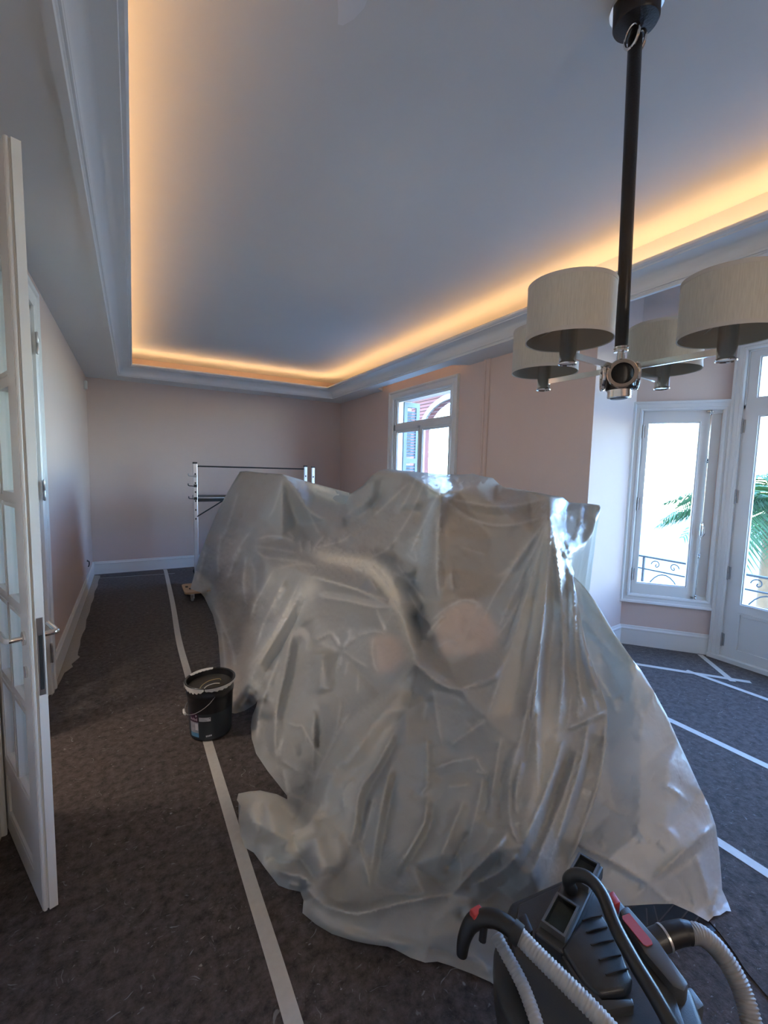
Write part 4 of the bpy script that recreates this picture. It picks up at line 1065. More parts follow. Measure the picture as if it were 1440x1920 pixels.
 ([(1031, 970), (1027, 1050), (1018, 1150), (1008, 1250), (1000, 1330), (985, 1390)], .06, 9), ([(1024, 1010), (1004, 1120), (985, 1230), (960, 1320), (945, 1360)], -.045, 11), ([(1035, 1010), (1036, 1150), (1028, 1260), (1018, 1360)], -.05, 9), ([(1033, 968), (1044, 1060), (1054, 1150), (1056, 1250), (1048, 1340), (1040, 1400)], .05, 7),
 ([(1046, 1010), (1062, 1080), (1066, 1180), (1068, 1290)], -.045, 6), ([(1035, 966), (1058, 1036), (1070, 1072)], .04, 4), ([(1050, 1000), (1068, 1040)], -.03, 4), ([(1072, 1080), (1078, 1180), (1086, 1280), (1100, 1350)], .05, 6), ([(1080, 1130), (1090, 1230), (1108, 1310)], -.04, 6), ([(1088, 1170), (1105, 1250), (1126, 1310)], .035, 6),
 ([(1024, 1143), (1006, 1250), (994, 1300), (981, 1367), (966, 1425), (955, 1475)], .035, 4), ([(1040, 1160), (1030, 1240), (1022, 1300)], .02, 4), ([(1010, 1300), (1006, 1380), (1009, 1440), (1009, 1500)], .04, 4), ([(996, 1330), (990, 1400), (985, 1450)], -.035, 5), ([(1020, 1380), (1018, 1450), (1000, 1530)], -.03, 7),
 ([(955, 1474), (957, 1540), (974, 1586)], .045, 4), ([(968, 1400), (960, 1440), (952, 1482)], .04, 4), ([(979, 1424), (968, 1487), (968, 1530)], .035, 4), ([(962, 1460), (962, 1520)], -.035, 3), ([(972, 1545), (980, 1590)], -.03, 4), ([(940, 1380), (930, 1440), (920, 1500)], .03, 7), ([(945, 1420), (938, 1500), (945, 1550)], -.03, 7),
 ([(955, 1556), (920, 1600), (880, 1640), (852, 1672)], .05, 5), ([(972, 1598), (940, 1632), (880, 1662)], .04, 5), ([(945, 1600), (900, 1650), (870, 1668)], -.04, 5), ([(930, 1550), (900, 1600), (862, 1650)], -.03, 8), ([(960, 1640), (920, 1680), (880, 1700)], -.04, 8),
 # tucked table edge and the folds below it
 ([(1060, 1366), (1082, 1358), (1104, 1348), (1136, 1332)], .05, 4), ([(1066, 1376), (1090, 1366), (1136, 1344)], -.035, 4), ([(1072, 1300), (1068, 1330), (1066, 1362)], .03, 3), ([(1085, 1310), (1084, 1352)], .03, 3), ([(1092, 1300), (1098, 1345)], -.03, 3), ([(1110, 1290), (1118, 1335)], .03, 3), ([(1122, 1300), (1128, 1335)], -.02, 3),
 ([(1103, 1352), (1092, 1420), (1062, 1520), (1024, 1640)], .06, 7), ([(1120, 1370), (1090, 1480), (1048, 1590), (1025, 1650)], -.055, 8), ([(1136, 1340), (1126, 1450), (1086, 1570), (1052, 1650)], .05, 6), ([(1075, 1390), (1045, 1480), (1000, 1590), (965, 1645)], -.08, 11), ([(1056, 1385), (1040, 1440), (1013, 1511), (976, 1590)], .07, 6), ([(1085, 1400), (1065, 1470), (1030, 1560), (990, 1650)], .03, 6),
 # hem roll
 ([(600, 1694), (657, 1712), (690, 1709), (744, 1694), (800, 1684), (850, 1674)], .05, 8), ([(850, 1674), (890, 1630), (930, 1592), (957, 1562)], .05, 6), ([(610, 1684), (650, 1696), (690, 1699), (742, 1682), (800, 1672)], -.04, 6), ([(574, 1700), (620, 1738), (700, 1762), (800, 1776)], .03, 9, g), ([(800, 1776), (850, 1790), (905, 1820)], -.02, 8), ([(870, 1790), (900, 1800), (918, 1830)], .02, 6), ([(860, 1700), (880, 1730), (930, 1740)], -.03, 8),
 # billow behind C
 ([(1035, 932), (1055, 945), (1090, 950)], -.03, 4), ([(1032, 960), (1060, 966), (1075, 975)], .03, 4), ([(1066, 945), (1060, 990), (1072, 1020)], -.04, 8), ([(1090, 948), (1086, 985), (1078, 1015)], .03, 5), ([(1110, 948), (1102, 985), (1088, 1018)], -.025, 5), ([(1040, 940), (1048, 965), (1064, 972)], .03, 3), ([(1118, 950), (1112, 975)], .03, 4), ([(1050, 985), (1066, 1030), (1073, 1058)], .045, 5),
]
SPLIT = [(483, 1313), (498, 1262), (530, 1212), (556, 1162), (575, 1112), (582, 1079), (604, 1060), (640, 1053), (690, 1064), (722, 1095), (744, 1140), (755, 1180), (772, 1222), (788, 1215), (796, 1180), (806, 1150), (812, 1090), (812, 1000), (820, 931), (862, 905), (895, 902), (944, 913)]

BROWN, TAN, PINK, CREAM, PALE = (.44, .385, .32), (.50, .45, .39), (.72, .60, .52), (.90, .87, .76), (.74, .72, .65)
ZONES = [  # layers and contents, plus painted shade on C and A, light on folds
 ([(400, 1060), (470, 1060), (480, 1130), (470, 1330), (415, 1330), (405, 1150)], TAN), ([(450, 880), (528, 886), (531, 894), (482, 971), (440, 1000), (415, 985)], (.43, .39, .345)), ([(400, 1005), (468, 998), (440, 1062), (405, 1062)], (.58, .52, .45)),  # last zone: pool of warm light painted on the skirt
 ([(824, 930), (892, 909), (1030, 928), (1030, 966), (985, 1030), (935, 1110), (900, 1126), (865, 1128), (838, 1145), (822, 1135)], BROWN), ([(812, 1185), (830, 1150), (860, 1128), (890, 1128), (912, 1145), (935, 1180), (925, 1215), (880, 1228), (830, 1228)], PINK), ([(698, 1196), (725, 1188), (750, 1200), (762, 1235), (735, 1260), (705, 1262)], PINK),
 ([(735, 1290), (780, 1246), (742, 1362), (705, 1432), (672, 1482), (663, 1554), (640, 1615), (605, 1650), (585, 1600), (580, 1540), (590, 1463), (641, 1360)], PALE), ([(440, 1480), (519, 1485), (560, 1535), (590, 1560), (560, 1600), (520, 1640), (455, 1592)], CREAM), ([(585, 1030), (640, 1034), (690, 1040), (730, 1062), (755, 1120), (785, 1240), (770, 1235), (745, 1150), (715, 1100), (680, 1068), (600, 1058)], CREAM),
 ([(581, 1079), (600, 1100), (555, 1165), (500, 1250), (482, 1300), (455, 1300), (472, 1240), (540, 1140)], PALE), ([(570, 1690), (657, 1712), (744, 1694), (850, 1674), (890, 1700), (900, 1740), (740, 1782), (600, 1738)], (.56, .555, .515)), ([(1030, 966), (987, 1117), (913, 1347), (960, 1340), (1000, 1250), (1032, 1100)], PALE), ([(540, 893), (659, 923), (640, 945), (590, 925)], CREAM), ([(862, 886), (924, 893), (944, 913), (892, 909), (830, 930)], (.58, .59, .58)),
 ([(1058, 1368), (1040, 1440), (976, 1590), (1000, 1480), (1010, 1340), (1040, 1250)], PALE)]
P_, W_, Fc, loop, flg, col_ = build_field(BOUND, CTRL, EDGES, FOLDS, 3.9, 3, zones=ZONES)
front_poly = SPLIT + [(1000, 880), (1200, 900), (1200, 1900), (430, 1900), (430, 1470), (474, 1330)]
cen = np.array([P_[list(f)].mean(0) for f in Fc])
infront = inside(front_poly, cen)
rear_faces = [f for f, q in zip(Fc, infront) if not q]
front_faces = [f for f, q in zip(Fc, infront) if q]
def runs(ids, fl_, key, keep):
    out, cur = [], []
    for i, q in zip(ids, fl_):
        if q == key and keep(P_[i]): cur.append(i)
        else:
            if len(cur) > 2: out.append(cur)
            cur = []
    if len(cur) > 2: out.append(cur)
    return out
rear_runs = [(q, 0.45, (0.25, 0.0, 0)) for q in runs(loop, flg, 'b', lambda p: p[0] < 943)]
front_runs = [(q, 0.4, (-0.3, 0.25, 0)) for q in runs(loop, flg, 'b', lambda p: p[0] >= 943)]
lump_runs = [(q, 0.10, (0, 0, 0)) for q in runs(loop, flg, 'l', lambda p: True)]
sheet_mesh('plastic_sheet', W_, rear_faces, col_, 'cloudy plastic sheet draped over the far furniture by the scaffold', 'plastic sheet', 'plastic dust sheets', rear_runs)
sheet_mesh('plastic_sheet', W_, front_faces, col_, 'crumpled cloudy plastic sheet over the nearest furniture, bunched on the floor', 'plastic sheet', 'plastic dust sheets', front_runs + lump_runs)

B3 = [(1064, 1058, 2.46, 'b'), (1073, 1078, 2.42, 'b'), (1080, 1084, 2.38, 'b'), (1097, 1102, 2.33, 'b'), (1120, 1133, 2.25, 'b'), (1155, 1192, 2.11, 'b'), (1185, 1235, 2.01, 'b'), (1203, 1258, 1.97, 'b'), (1226, 1296, 1.93, 'b'), (1250, 1340, 1.89, 'b'), (1270, 1385, 1.86, 'b'), (1291, 1430, 1.82, 'b'),
 (1312, 1476, 1.78, 'b'), (1329, 1510, 1.75, 'b'), (1342, 1548, 1.72, 'b'), (1349, 1600, 'z0.15', 'b'), (1353, 1650, 'z0.06', 'b'), (1354, 1668, 'z0.03'), (1364, 1690, 'f'), (1371, 1709, 'f'), (1362, 1708, 'f'), (1350, 1716, 'f'), (1338, 1718, 'f'), (1328, 1728, 'f'), (1300, 1712, 'z0.02'), (1262, 1695, 'z0.05'),
 (1230, 1695, 'z0.06'), (1180, 1698, 'z0.05'), (1120, 1700, 'z0.02'), (1060, 1690, 'f'), (1030, 1640, 'z0.03'), (1035, 1560, 1.86), (1045, 1450, 1.95), (1052, 1330, 2.06), (1058, 1200, 2.25), (1060, 1120, 2.36)]
C3 = [(1196, 1251, 1.95), (1184, 1262, 1.95), (1130, 1220, 2.18), (1105, 1190, 2.24), (1150, 1262, 2.14), (1168, 1300, 2.08), (1135, 1310, 2.08), (1178, 1325, 1.96), (1210, 1330, 1.88), (1250, 1440, 1.76), (1200, 1440, 1.80), (1140, 1420, 1.90), (1150, 1520, 1.80), (1110, 1560, 1.80), (1250, 1550, 1.66), (1200, 1560, 1.68),
 (1078, 1584, 1.76), (1140, 1612, 1.66), (1216, 1657, 'z0.14'), (1280, 1600, 1.62), (1340, 1548, 1.71), (1300, 1640, 'z0.14'), (1262, 1690, 'z0.05'), (1130, 1660, 'z0.08'), (1090, 1120, 2.34), (1120, 1165, 2.21)]
E3 = [[(1196, 1251), (1184, 1262), (1178, 1325)], [(1078, 1584), (1140, 1612), (1216, 1657)], [(1216, 1657), (1280, 1600), (1340, 1548)], [(1185, 1235), (1196, 1251)]]
F3 = [([(1078, 1582), (1140, 1610), (1190, 1640), (1218, 1657)], .05, 5), ([(1218, 1657), (1250, 1625), (1300, 1578), (1341, 1546)], .04, 6), ([(1222, 1660), (1262, 1632), (1310, 1600)], -.035, 6), ([(1218, 1657), (1235, 1675), (1258, 1695)], .03, 4), ([(1140, 1625), (1180, 1650), (1212, 1662)], -.04, 8),
 ([(1309, 1575), (1318, 1582)], .02, 3), ([(1190, 1545), (1205, 1565), (1222, 1585)], .02, 4), ([(1180, 1560), (1200, 1580)], -.02, 4), ([(1232, 1578), (1246, 1590), (1252, 1598)], .02, 4), ([(1130, 1505), (1155, 1522), (1180, 1528)], .018, 4), ([(1125, 1575), (1132, 1590)], .02, 4),
 ([(1240, 1470), (1270, 1488), (1295, 1510)], .018, 5), ([(1195, 1330), (1204, 1355), (1196, 1390)], .025, 5), ([(1200, 1300), (1208, 1340), (1206, 1380)], -.02, 4), ([(1186, 1270), (1192, 1310), (1188, 1360)], .02, 4), ([(1150, 1316), (1165, 1308), (1178, 1310)], .03, 4), ([(1090, 1150), (1130, 1205), (1186, 1256)], .025, 6), ([(1100, 1110), (1150, 1190), (1192, 1246)], .03, 5),
 ([(1100, 1240), (1135, 1290), (1160, 1340)], .03, 8), ([(1085, 1170), (1110, 1240), (1130, 1270)], -.02, 8), ([(1300, 1600), (1320, 1650), (1330, 1700)], .02, 8), ([(1270, 1640), (1290, 1680), (1300, 1705)], -.02, 8), ([(1240, 1690), (1255, 1688), (1275, 1693)], .02, 4), ([(1345, 1660), (1338, 1700), (1330, 1722)], .03, 4), ([(1310, 1480), (1290, 1520), (1250, 1560)], -.02, 14, 'g')]
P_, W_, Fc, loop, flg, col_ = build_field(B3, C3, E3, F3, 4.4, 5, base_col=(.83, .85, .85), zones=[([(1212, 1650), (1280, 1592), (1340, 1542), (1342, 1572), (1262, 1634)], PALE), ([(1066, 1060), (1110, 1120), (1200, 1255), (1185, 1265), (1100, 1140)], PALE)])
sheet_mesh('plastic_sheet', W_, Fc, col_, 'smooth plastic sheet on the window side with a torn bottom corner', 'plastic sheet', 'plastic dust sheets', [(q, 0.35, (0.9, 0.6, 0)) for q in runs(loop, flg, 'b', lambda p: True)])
# ------------------------------------------------------------------ floor tapes
def strip(name, pts, w, label, mat='tape', group=None, th=0.0012, z=0.0006, rag=0.0, cat='tape'):
    pts = [Vector((p[0], p[1], 0)) for p in pts]
    if len(pts) > 2: pts = catmull(pts, 6)
    bm = B(); L, R_ = [], []
    for i, p in enumerate(pts):
        t = (pts[min(i + 1, len(pts) - 1)] - pts[max(i - 1, 0)]).normalized(); n = Vector((-t.y, t.x, 0))
        ww = w / 2 * (1 + random.uniform(-rag, rag))
        L.append(p + n * ww); R_.append(p - n * ww)
    lo = [[bm.verts.new((q.x, q.y, zz)) for q in (a, b_)] for a, b_ in zip(L, R_) for zz in (z,)]
    hi = [[bm.verts.new((q.x, q.y, z + th)) for q in (a, b_)] for a, b_ in zip(L, R_)]
    for i in range(len(pts) - 1):
        bm.faces.new((hi[i][0], hi[i][1], hi[i + 1][1], hi[i + 1][0])); bm.faces.new((lo[i][0], lo[i + 1][0], lo[i + 1][1], lo[i][1]))
        bm.faces.new((lo[i][0], hi[i][0], hi[i + 1][0], lo[i + 1][0])); bm.faces.new((lo[i][1], lo[i + 1][1], hi[i + 1][1], hi[i][1]))
    for i in (0, -1): bm.faces.new((lo[i][0], lo[i][1], hi[i][1], hi[i][0]))
    return tag(obj(name, bm, mat), label, cat, group)
TG = 'tape strips over the felt seams'
strip('masking_tape', [(.387, 7.53), (.387, 7.2), (.36, 5.6), (.326, 4.4), (.328, 3.6), (.34, 2.46), (.352, 1.7), (.364, 1.1), (.36, .3)], .05, 'long pale masking tape strip running under the paint bucket', group=TG)
strip('masking_tape', [(3.05, 2.38), (3.056, 1.2), (3.06, -1.2)], .05, 'tape strip crossing the floor halfway between sheet and balcony door', group=TG, z=.0004)
strip('masking_tape', [(2.215, 2.3), (2.214, .8), (2.208, -1.2)], .05, 'tape strip nearest the right edge of the plastic sheet', group=TG, z=.0004)
strip('masking_tape', [(3.70, 2.13), (4.22, 1.49)], .045, 'diagonal tape strip parallel to the narrow bay window', group=TG)
strip('masking_tape', [(3.975, 1.84), (4.0, 1.0), (4.0, -.2)], .045, 'tape strip starting at the diagonal tape in the bay', group=TG, z=.0022)
strip('masking_tape', [(4.45, 1.96), (4.10, 1.56)], .045, 'short tape strip from the bay corner by the balcony door', group=TG, z=.0022)
strip('masking_tape', [(-.50, 7.29), (.50, 7.19)], .012, 'thin tape line across the felt near the back wall', group=TG, z=.0022)
# masking film along the left baseboard, torn near the door
bm = B()
edge = [(-.53, 7.5)] + [(-.455 + .006 * math.sin(i * 1.7) + random.uniform(-.004, .004), 7.45 - i * .15) for i in range(21)] + [(-.445, 4.36), (-.425, 4.31), (-.47, 4.18), (-.455, 4.12), (-.50, 4.02), (-.505, 3.9), (-.525, 3.66), (-.531, 3.64)]
inn = [(-.531, y) for _, y in edge]
hi = [bm.verts.new((x, y, .004 + .003 * random.random())) for x, y in edge]; lo = [bm.verts.new((x - .0005, y, .0015)) for x, y in inn]
for i in range(len(edge) - 1):
    try: bm.faces.new((hi[i], hi[i + 1], lo[i + 1], lo[i]))
    except ValueError: pass
bmesh.ops.remove_doubles(bm, verts=list(bm.verts), dist=1e-5)
tag(obj('masking_film', bm, 'tapefilm'), 'translucent masking film along the left baseboard, torn at one end', 'masking film')
# bare parquet showing past the end of the felt, under the torn sheet corner
pq = thing('parquet_floor', 'dark bare parquet showing beneath the torn plastic sheet corner', 'parquet', (1.55, .72, 0))
MT['parquet'] = plain('dark_parquet', (0.022, 0.015, 0.014), 0.35, var=.25, vscale=14)
MT['joint'] = plain('parquet_joint', (0.12, 0.10, 0.09), 0.7)
c0 = pz(1250, 1735, 0)
pqb = [pz(u, v, 0) for u, v in [(1165, 1760), (1180, 1705), (1235, 1684), (1290, 1694), (1332, 1729), (1345, 1745), (1290, 1770), (1220, 1790)]]
bm = B(); prism(bm, [(q.x - 1.55, q.y - .72) for q in pqb], .0004, .0016)
obj('plank', bm, 'parquet', pq)
for (a, b_) in [((1226, 1699), (1234, 1731)), ((1234, 1731), (1264, 1696)), ((1272, 1731), (1290, 1708)), ((1297, 1738), (1312, 1716)), ((1212, 1704), (1214, 1736))]:
    p, q = pz(*a, 0), pz(*b_, 0); t = (q - p).normalized(); n = Vector((-t.y, t.x, 0)) * .0022
    bm = B(); o_ = Vector((1.55, .72, 0))
    prism(bm, [((x - o_).x, (x - o_).y) for x in (p + n, q + n, q - n, p - n)], .001, .0026)
    obj('joint', bm, 'joint', pq)
# lapped edge of the second felt length
cp = catmull([pz(1330, 1727, .004), pz(1352, 1752, .006), pz(1380, 1790, .006), pz(1402, 1824, .005), pz(1450, 1880, .005)], 6)
bm = B(); prism(bm, [(q.x, q.y) for q in cp] + [(2.17, cp[-1].y - .1), (2.17, cp[0].y + .1)], .0003, .005); obj('felt_overlap', bm, 'felt', fl)

# ------------------------------------------------------------------ scaffold
sf = thing('scaffold_tower', 'aluminium scaffold tower with black platform in front of the end wall', 'scaffold', (.715, 6.4, 0))
def post(x, y, h, w=.055, d=.03):
    bm = B(); box(bm, x - w / 2, x + w / 2, y - d / 2, y + d / 2, .10, h); bevel_all(bm, .006, 2)
    p = obj('post', bm, 'alu', sf)
    bm = B(); box(bm, x - w / 2 - .002, x + w / 2 + .002, y - d / 2 - .002, y + d / 2 + .002, h - .004, h + .018); bevel_all(bm, .004, 1); obj('end_cap', bm, 'black', p)
    for zz in [h - .14 - .12 * k for k in range(6)]:
        bm = B(); box(bm, x - .009, x + .009, y - d / 2 - .003, y - d / 2, zz - .011, zz + .011); obj('rung_hole', bm, 'rubber', p)
    return p
pA = post(0, 0, 1.64); post(.069, .62, 1.62)
post(1.535, 0, 1.635, .05); post(1.655, .0, 1.625, .05)
def bar(name, a, b_, r_, mat):
    bm = B(); tube(bm, [a, b_], r_, 10); return obj(name, bm, mat, sf, smooth=True)
bar('guard_rail', (.02, 0, 1.605), (1.53, 0, 1.60), .010, 'black')
bm = B(); box(bm, .028, 1.51, -.01, .61, 1.13, 1.185); bevel_all(bm, .004, 1); pl = obj('platform', bm, 'black', sf)
bm = B(); box(bm, .028, 1.51, -.016, -.0105, 1.176, 1.190); obj('edge_rail', bm, 'darkalu', pl)
bar('brace', (.015, -.01, .93), (.34, -.01, 1.135), .009, 'black')
bar('brace', (1.52, -.01, .93), (1.2, -.01, 1.135), .009, 'black')
for zz in (.35, .65, .95, 1.25): bar('rung', (.004, .01, zz), (.066, .61, zz), .014, 'alu')
for zz, l in ((1.47, .05), (1.34, .055), (1.17, .05)):
    bm = B(); tube(bm, catmull([(-.01, -.018, zz), (-.03 - l * .3, -.022, zz + .002), (-.03 - l, -.02, zz + .008), (-.034 - l, -.02, zz + .035)], 5), .006, 8)
    box(bm, -.02, .02, -.022, -.012, zz - .015, zz + .022); obj('hook', bm, 'darkalu' if zz > 1.4 else 'black', pA, smooth=True)
for (x, y) in ((0, 0), (.069, .62), (1.535, 0), (1.655, 0)):
    bm = B(); lathe(bm, [(0, -.014), (.045, -.014), (.05, -.01), (.05, .01), (.045, .014), (0, .014)], 20, Matrix.Translation((x, y, .051)) @ Matrix.Rotation(math.pi / 2, 4, 'X'))
    box(bm, x - .02, x + .02, y - .022, y + .022, .06, .11); obj('caster', bm, 'rubber', sf)

# furniture dolly under the far table
dc = pz(343, 1103, .125)
dl = thing('furniture_dolly', 'plywood furniture dolly with grey casters peeking from under the sheet', 'dolly', (dc.x, dc.y - .02, 0))
bm = B()
def rrect(x0, x1, y0, y1, r_, n=5):
    pts = []
    for (cx_, cy_, a0) in ((x1 - r_, y1 - r_, 0), (x0 + r_, y1 - r_, 90), (x0 + r_, y0 + r_, 180), (x1 - r_, y0 + r_, 270)):
        for k in range(n + 1):
            a = math.radians(a0 + 90 * k / n); pts.append((cx_ + r_ * math.cos(a), cy_ + r_ * math.sin(a)))
    return pts
prism(bm, rrect(0, .6, -.22, .22, .045), .105, .128); bevel_all(bm, .002, 1)
bd = obj('board', bm, 'wood', dl)
for (hx_, hy_, ra) in ((.045, .06, .022), (.075, -.05, .02)):
    bm = B(); prism(bm, rrect(hx_ - ra * .7, hx_ + ra * .7, hy_ - ra * 1.6, hy_ + ra * 1.6, ra * .6), .1278, .1292); obj('hand_hole', bm, 'rubber', bd)
for (x, y) in ((.09, -.14), (.09, .14), (.5, -.14), (.5, .14)):
    bm = B()
    lathe(bm, [(0, -.012), (.036, -.012), (.04, -.008), (.04, .008), (.036, .012), (0, .012)], 18, Matrix.Translation((x, y, .041)) @ Matrix.Rotation(math.radians(70), 4, 'Z') @ Matrix.Rotation(math.pi / 2, 4, 'X'))
    w_ = obj('caster', bm, 'caster', dl, smooth=True)
    bm = B(); box(bm, x - .018, x + .018, y - .02, y + .02, .084, .105); box(bm, x - .02, x + .02, y - .02, y - .016, .035, .084); box(bm, x - .02, x + .02, y + .016, y + .02, .035, .084); obj('fork', bm, 'alu', w_)

# ------------------------------------------------------------------ paint bucket
BK = Vector((.372, 2.735, .002))
bk = thing('paint_bucket', 'black paint bucket with bail handle standing on the tape', 'bucket', BK)
bk.rotation_euler = (0.0, 0.0, 0)
H_ = .335
def brad(z): return .117 + .017 * z / H_
prof = [(0, 0), (.110, 0), (.116, .004)] + [(brad(z), z) for z in (.02, .08, .16, .23)] + [(brad(.25), .25), (brad(.262) + .003, .256), (brad(.27) + .005, .27), (brad(.28) + .003, .282), (brad(.29), .288), (brad(.305), .305), (brad(.31) + .007, .309), (brad(.32) + .010, .316), (brad(H_) + .010, .332), (brad(H_) + .006, H_), (brad(H_) - .002, H_ - .004), (brad(H_) - .006, .312), (brad(.3) - .008, .298), (0, .298)]
bm = B(); lathe(bm, prof, 56); obj('body', bm, plain('black_bucket', (.010, .010, .012), .32, coat=.2), bk, smooth=True, angle=30)
def bk_patch(name, a0, a1, z0, z1, mat, parent, off=.0012, n=14, zf=None):
    """curved decal on the bucket wall, angles in degrees (0 = +X, ccw)"""
    bm = B(); lo, hi = [], []
    for k in range(n + 1):
        a = math.radians(a0 + (a1 - a0) * k / n); za, zb = (z0, z1) if zf is None else zf(k / n)
        lo.append(bm.verts.new((math.cos(a) * (brad(za) + off), math.sin(a) * (brad(za) + off), za)))
        hi.append(bm.verts.new((math.cos(a) * (brad(zb) + off), math.sin(a) * (brad(zb) + off), zb)))
    for k in range(n): bm.faces.new((lo[k], lo[k + 1], hi[k + 1], hi[k]))
    bmesh.ops.recalc_face_normals(bm, faces=list(bm.faces))
    return obj(name, bm, mat, parent, smooth=True)
MT['lab_grey'] = plain('label_slate', (.030, .038, .047), .4, var=.15)
MT['lab_purple'] = plain('label_purple', (.045, .008, .035), .4)
MT['lab_white'] = plain('label_white', (.62, .63, .66), .45)
MT['lab_photo'] = plain('label_photo', (.35, .36, .42), .4, var=.5, vscale=60)
MT['lab_blue'] = plain('label_blue', (.10, .26, .42), .4, var=.3, vscale=40)
MT['lab_ink'] = plain('label_ink', (.16, .17, .2), .5)
lb = bk_patch('label', -178, -20, .012, .170, 'lab_grey', bk, n=40)
# facing direction: camera sits towards -Y (about -98 deg)
bk_patch('label_band', -160, -131, .118, .170, 'lab_purple', lb, .0018)
bk_patch('label_photo', -160, -131, .050, .118, 'lab_photo', lb, .0018)
bk_patch('label_photo', -141, -132, .070, .110, 'lab_white', lb, .0024)
bk_patch('label_photo', -160, -131, .026, .052, 'lab_blue', lb, .0020)
for k in range(7):      # small illegible lettering of the brand band
    a = -157 + k * 3.5; bk_patch('label_lettering', a, a + 2.3, .128 + (k % 2) * .002, .145 - (k % 3) * .003, plain('label_pink', (.55, .42, .5), .4), lb, .0024, n=3)
bk_patch('label_lettering', -138, -135, .152, .164, 'lab_white', lb, .0024, n=3)
st_ = bk_patch('price_sticker', -128, -98, .128, .152, 'lab_white', bk, .0026)
for q in range(3): bk_patch('print_line', -126, -107 - q * 3, .133 + q * .006, .1345 + q * .006, 'lab_ink', st_, .0032, n=6)
bk_patch('print_mark', -102, -99.5, .143, .149, 'lab_ink', st_, .0032, n=3)
for k in range(4):
    a = -111 + k * 4; bk_patch('label_lettering', a, a + 3, .030 + k * .001, .040 + k * .001, 'lab_white', lb, .0024, n=3)
# white paint smears on the rim
def rim_smear(a0, a1, h, top=False):
    bm = B(); rows = [[], [], []]
    n = 18
    for k in range(n + 1):
        a = math.radians(a0 + (a1 - a0) * k / n); w = math.sin(math.pi * k / n) ** .5 * (1 + .35 * math.sin(k * 2.1))
        pts = [(brad(.33) + .0115, .331), (brad(.33) + .0118, .325 - h * .5 * w), (brad(.33) + .0118, .320 - h * w)] if not top else [(brad(.33) + .0095, .3335), (brad(.33) + .004, .3365), (brad(.33) - .006 - h * w, .330)]
        for rr_, (r_, z_) in zip(rows, pts): rr_.append(bm.verts.new((r_ * math.cos(a), r_ * math.sin(a), z_)))
    for q in range(2):
        for k in range(n): bm.faces.new((rows[q][k], rows[q][k + 1], rows[q + 1][k + 1], rows[q + 1][k]))
    obj('paint_smear', bm, 'paintfilm', bk, smooth=True)
rim_smear(75, 140, .010, True); rim_smear(-168, -112, .018); rim_smear(-110, -40, .010); rim_smear(-40, 5, .005); rim_smear(170, 188, .014)
bm = B(); lathe(bm, [(0, .2985), (brad(.3) - .012, .2985), (brad(.3) - .012, .300), (0, .302)], 40); obj('old_paint', bm, plain('dried_dark_paint', (.03, .027, .022), .5, bump=.6, bscale=30, var=.4, vscale=25), bk, smooth=True)
bm = B(); tube(bm, catmull([(-.075, -.07, .302), (-.05, -.045, .318), (-.01, -.025, .326), (.045, -.025, .328), (.055, -.032, .32)], 6), .0022, 8); obj('bent_wire', bm, 'gold', bk, smooth=True)
bm = B(); tube(bm, catmull([(-.05, -.08, .303), (-.03, -.06, .312), (.01, -.052, .316), (.045, -.055, .312)], 6), .0028, 8); obj('paint_drip', bm, 'paintfilm', bk, smooth=True)
bm = B()
hpts = []
for k in range(17):
    a = math.radians(-88 - 180 * k / 16); sag = math.sin(math.pi * k / 16)
    rr_ = brad(.25) + .009 + .006 * sag
    hpts.append((rr_ * math.cos(a), rr_ * math.sin(a), .275 - .12 * sag ** .8))
tube(bm, hpts, .0018, 8); bl = obj('bail', bm, 'steel', bk, smooth=True)
bm = B(); tube(bm, [Vector(hpts[k]) + Vector((-.004, 0, 0)) for k in (7, 8, 9)], .007, 10); obj('grip', bm, 'white_plastic', bl, smooth=True)

# ------------------------------------------------------------------ chandelier
top = pz(1194, 8, ZC); hub = pd(1163, 690, 1.584)
ch = thing('chandelier', 'black leather and nickel chandelier with four linen drum shades', 'chandelier', (hub.x, hub.y, hub.z), math.radians(3))
inv_ = Matrix.Rotation(-math.radians(3), 4, 'Z') @ Matrix.Translation(-hub)
tl = inv_ @ top
ax = tl.normalized()
def along(tz): return tl * (tz / tl.z)
rodm = Vector((0, 0, 1)).rotation_difference(ax).to_matrix().to_4x4()
def lz(name, prof_, mat, par=ch, base=Vector((0, 0, 0)), seg=40, m=None, ang_=35):
    bm = B(); lathe(bm, prof_, seg, Matrix.Translation(base) @ (rodm if m is None else m)); return obj(name, bm, mat, par, smooth=True, angle=ang_)
Ltop = tl.length
cn = lz('canopy', [(0, Ltop - .002), (.074, Ltop - .002), (.074, Ltop - .006), (.070, Ltop - .008), (.070, Ltop - .055), (.066, Ltop - .062), (.03, Ltop - .066), (0, Ltop - .066)], 'leather')
lz('canopy_rim', [(.0745, Ltop), (.081, Ltop), (.081, Ltop - .012), (.0745, Ltop - .012)], 'chrome', cn)
lz('rod', [(0, .072), (.0205, .072), (.0215, .076), (.0215, Ltop - .10), (.019, Ltop - .096), (.012, Ltop - .066), (0, Ltop - .066)], 'leather')
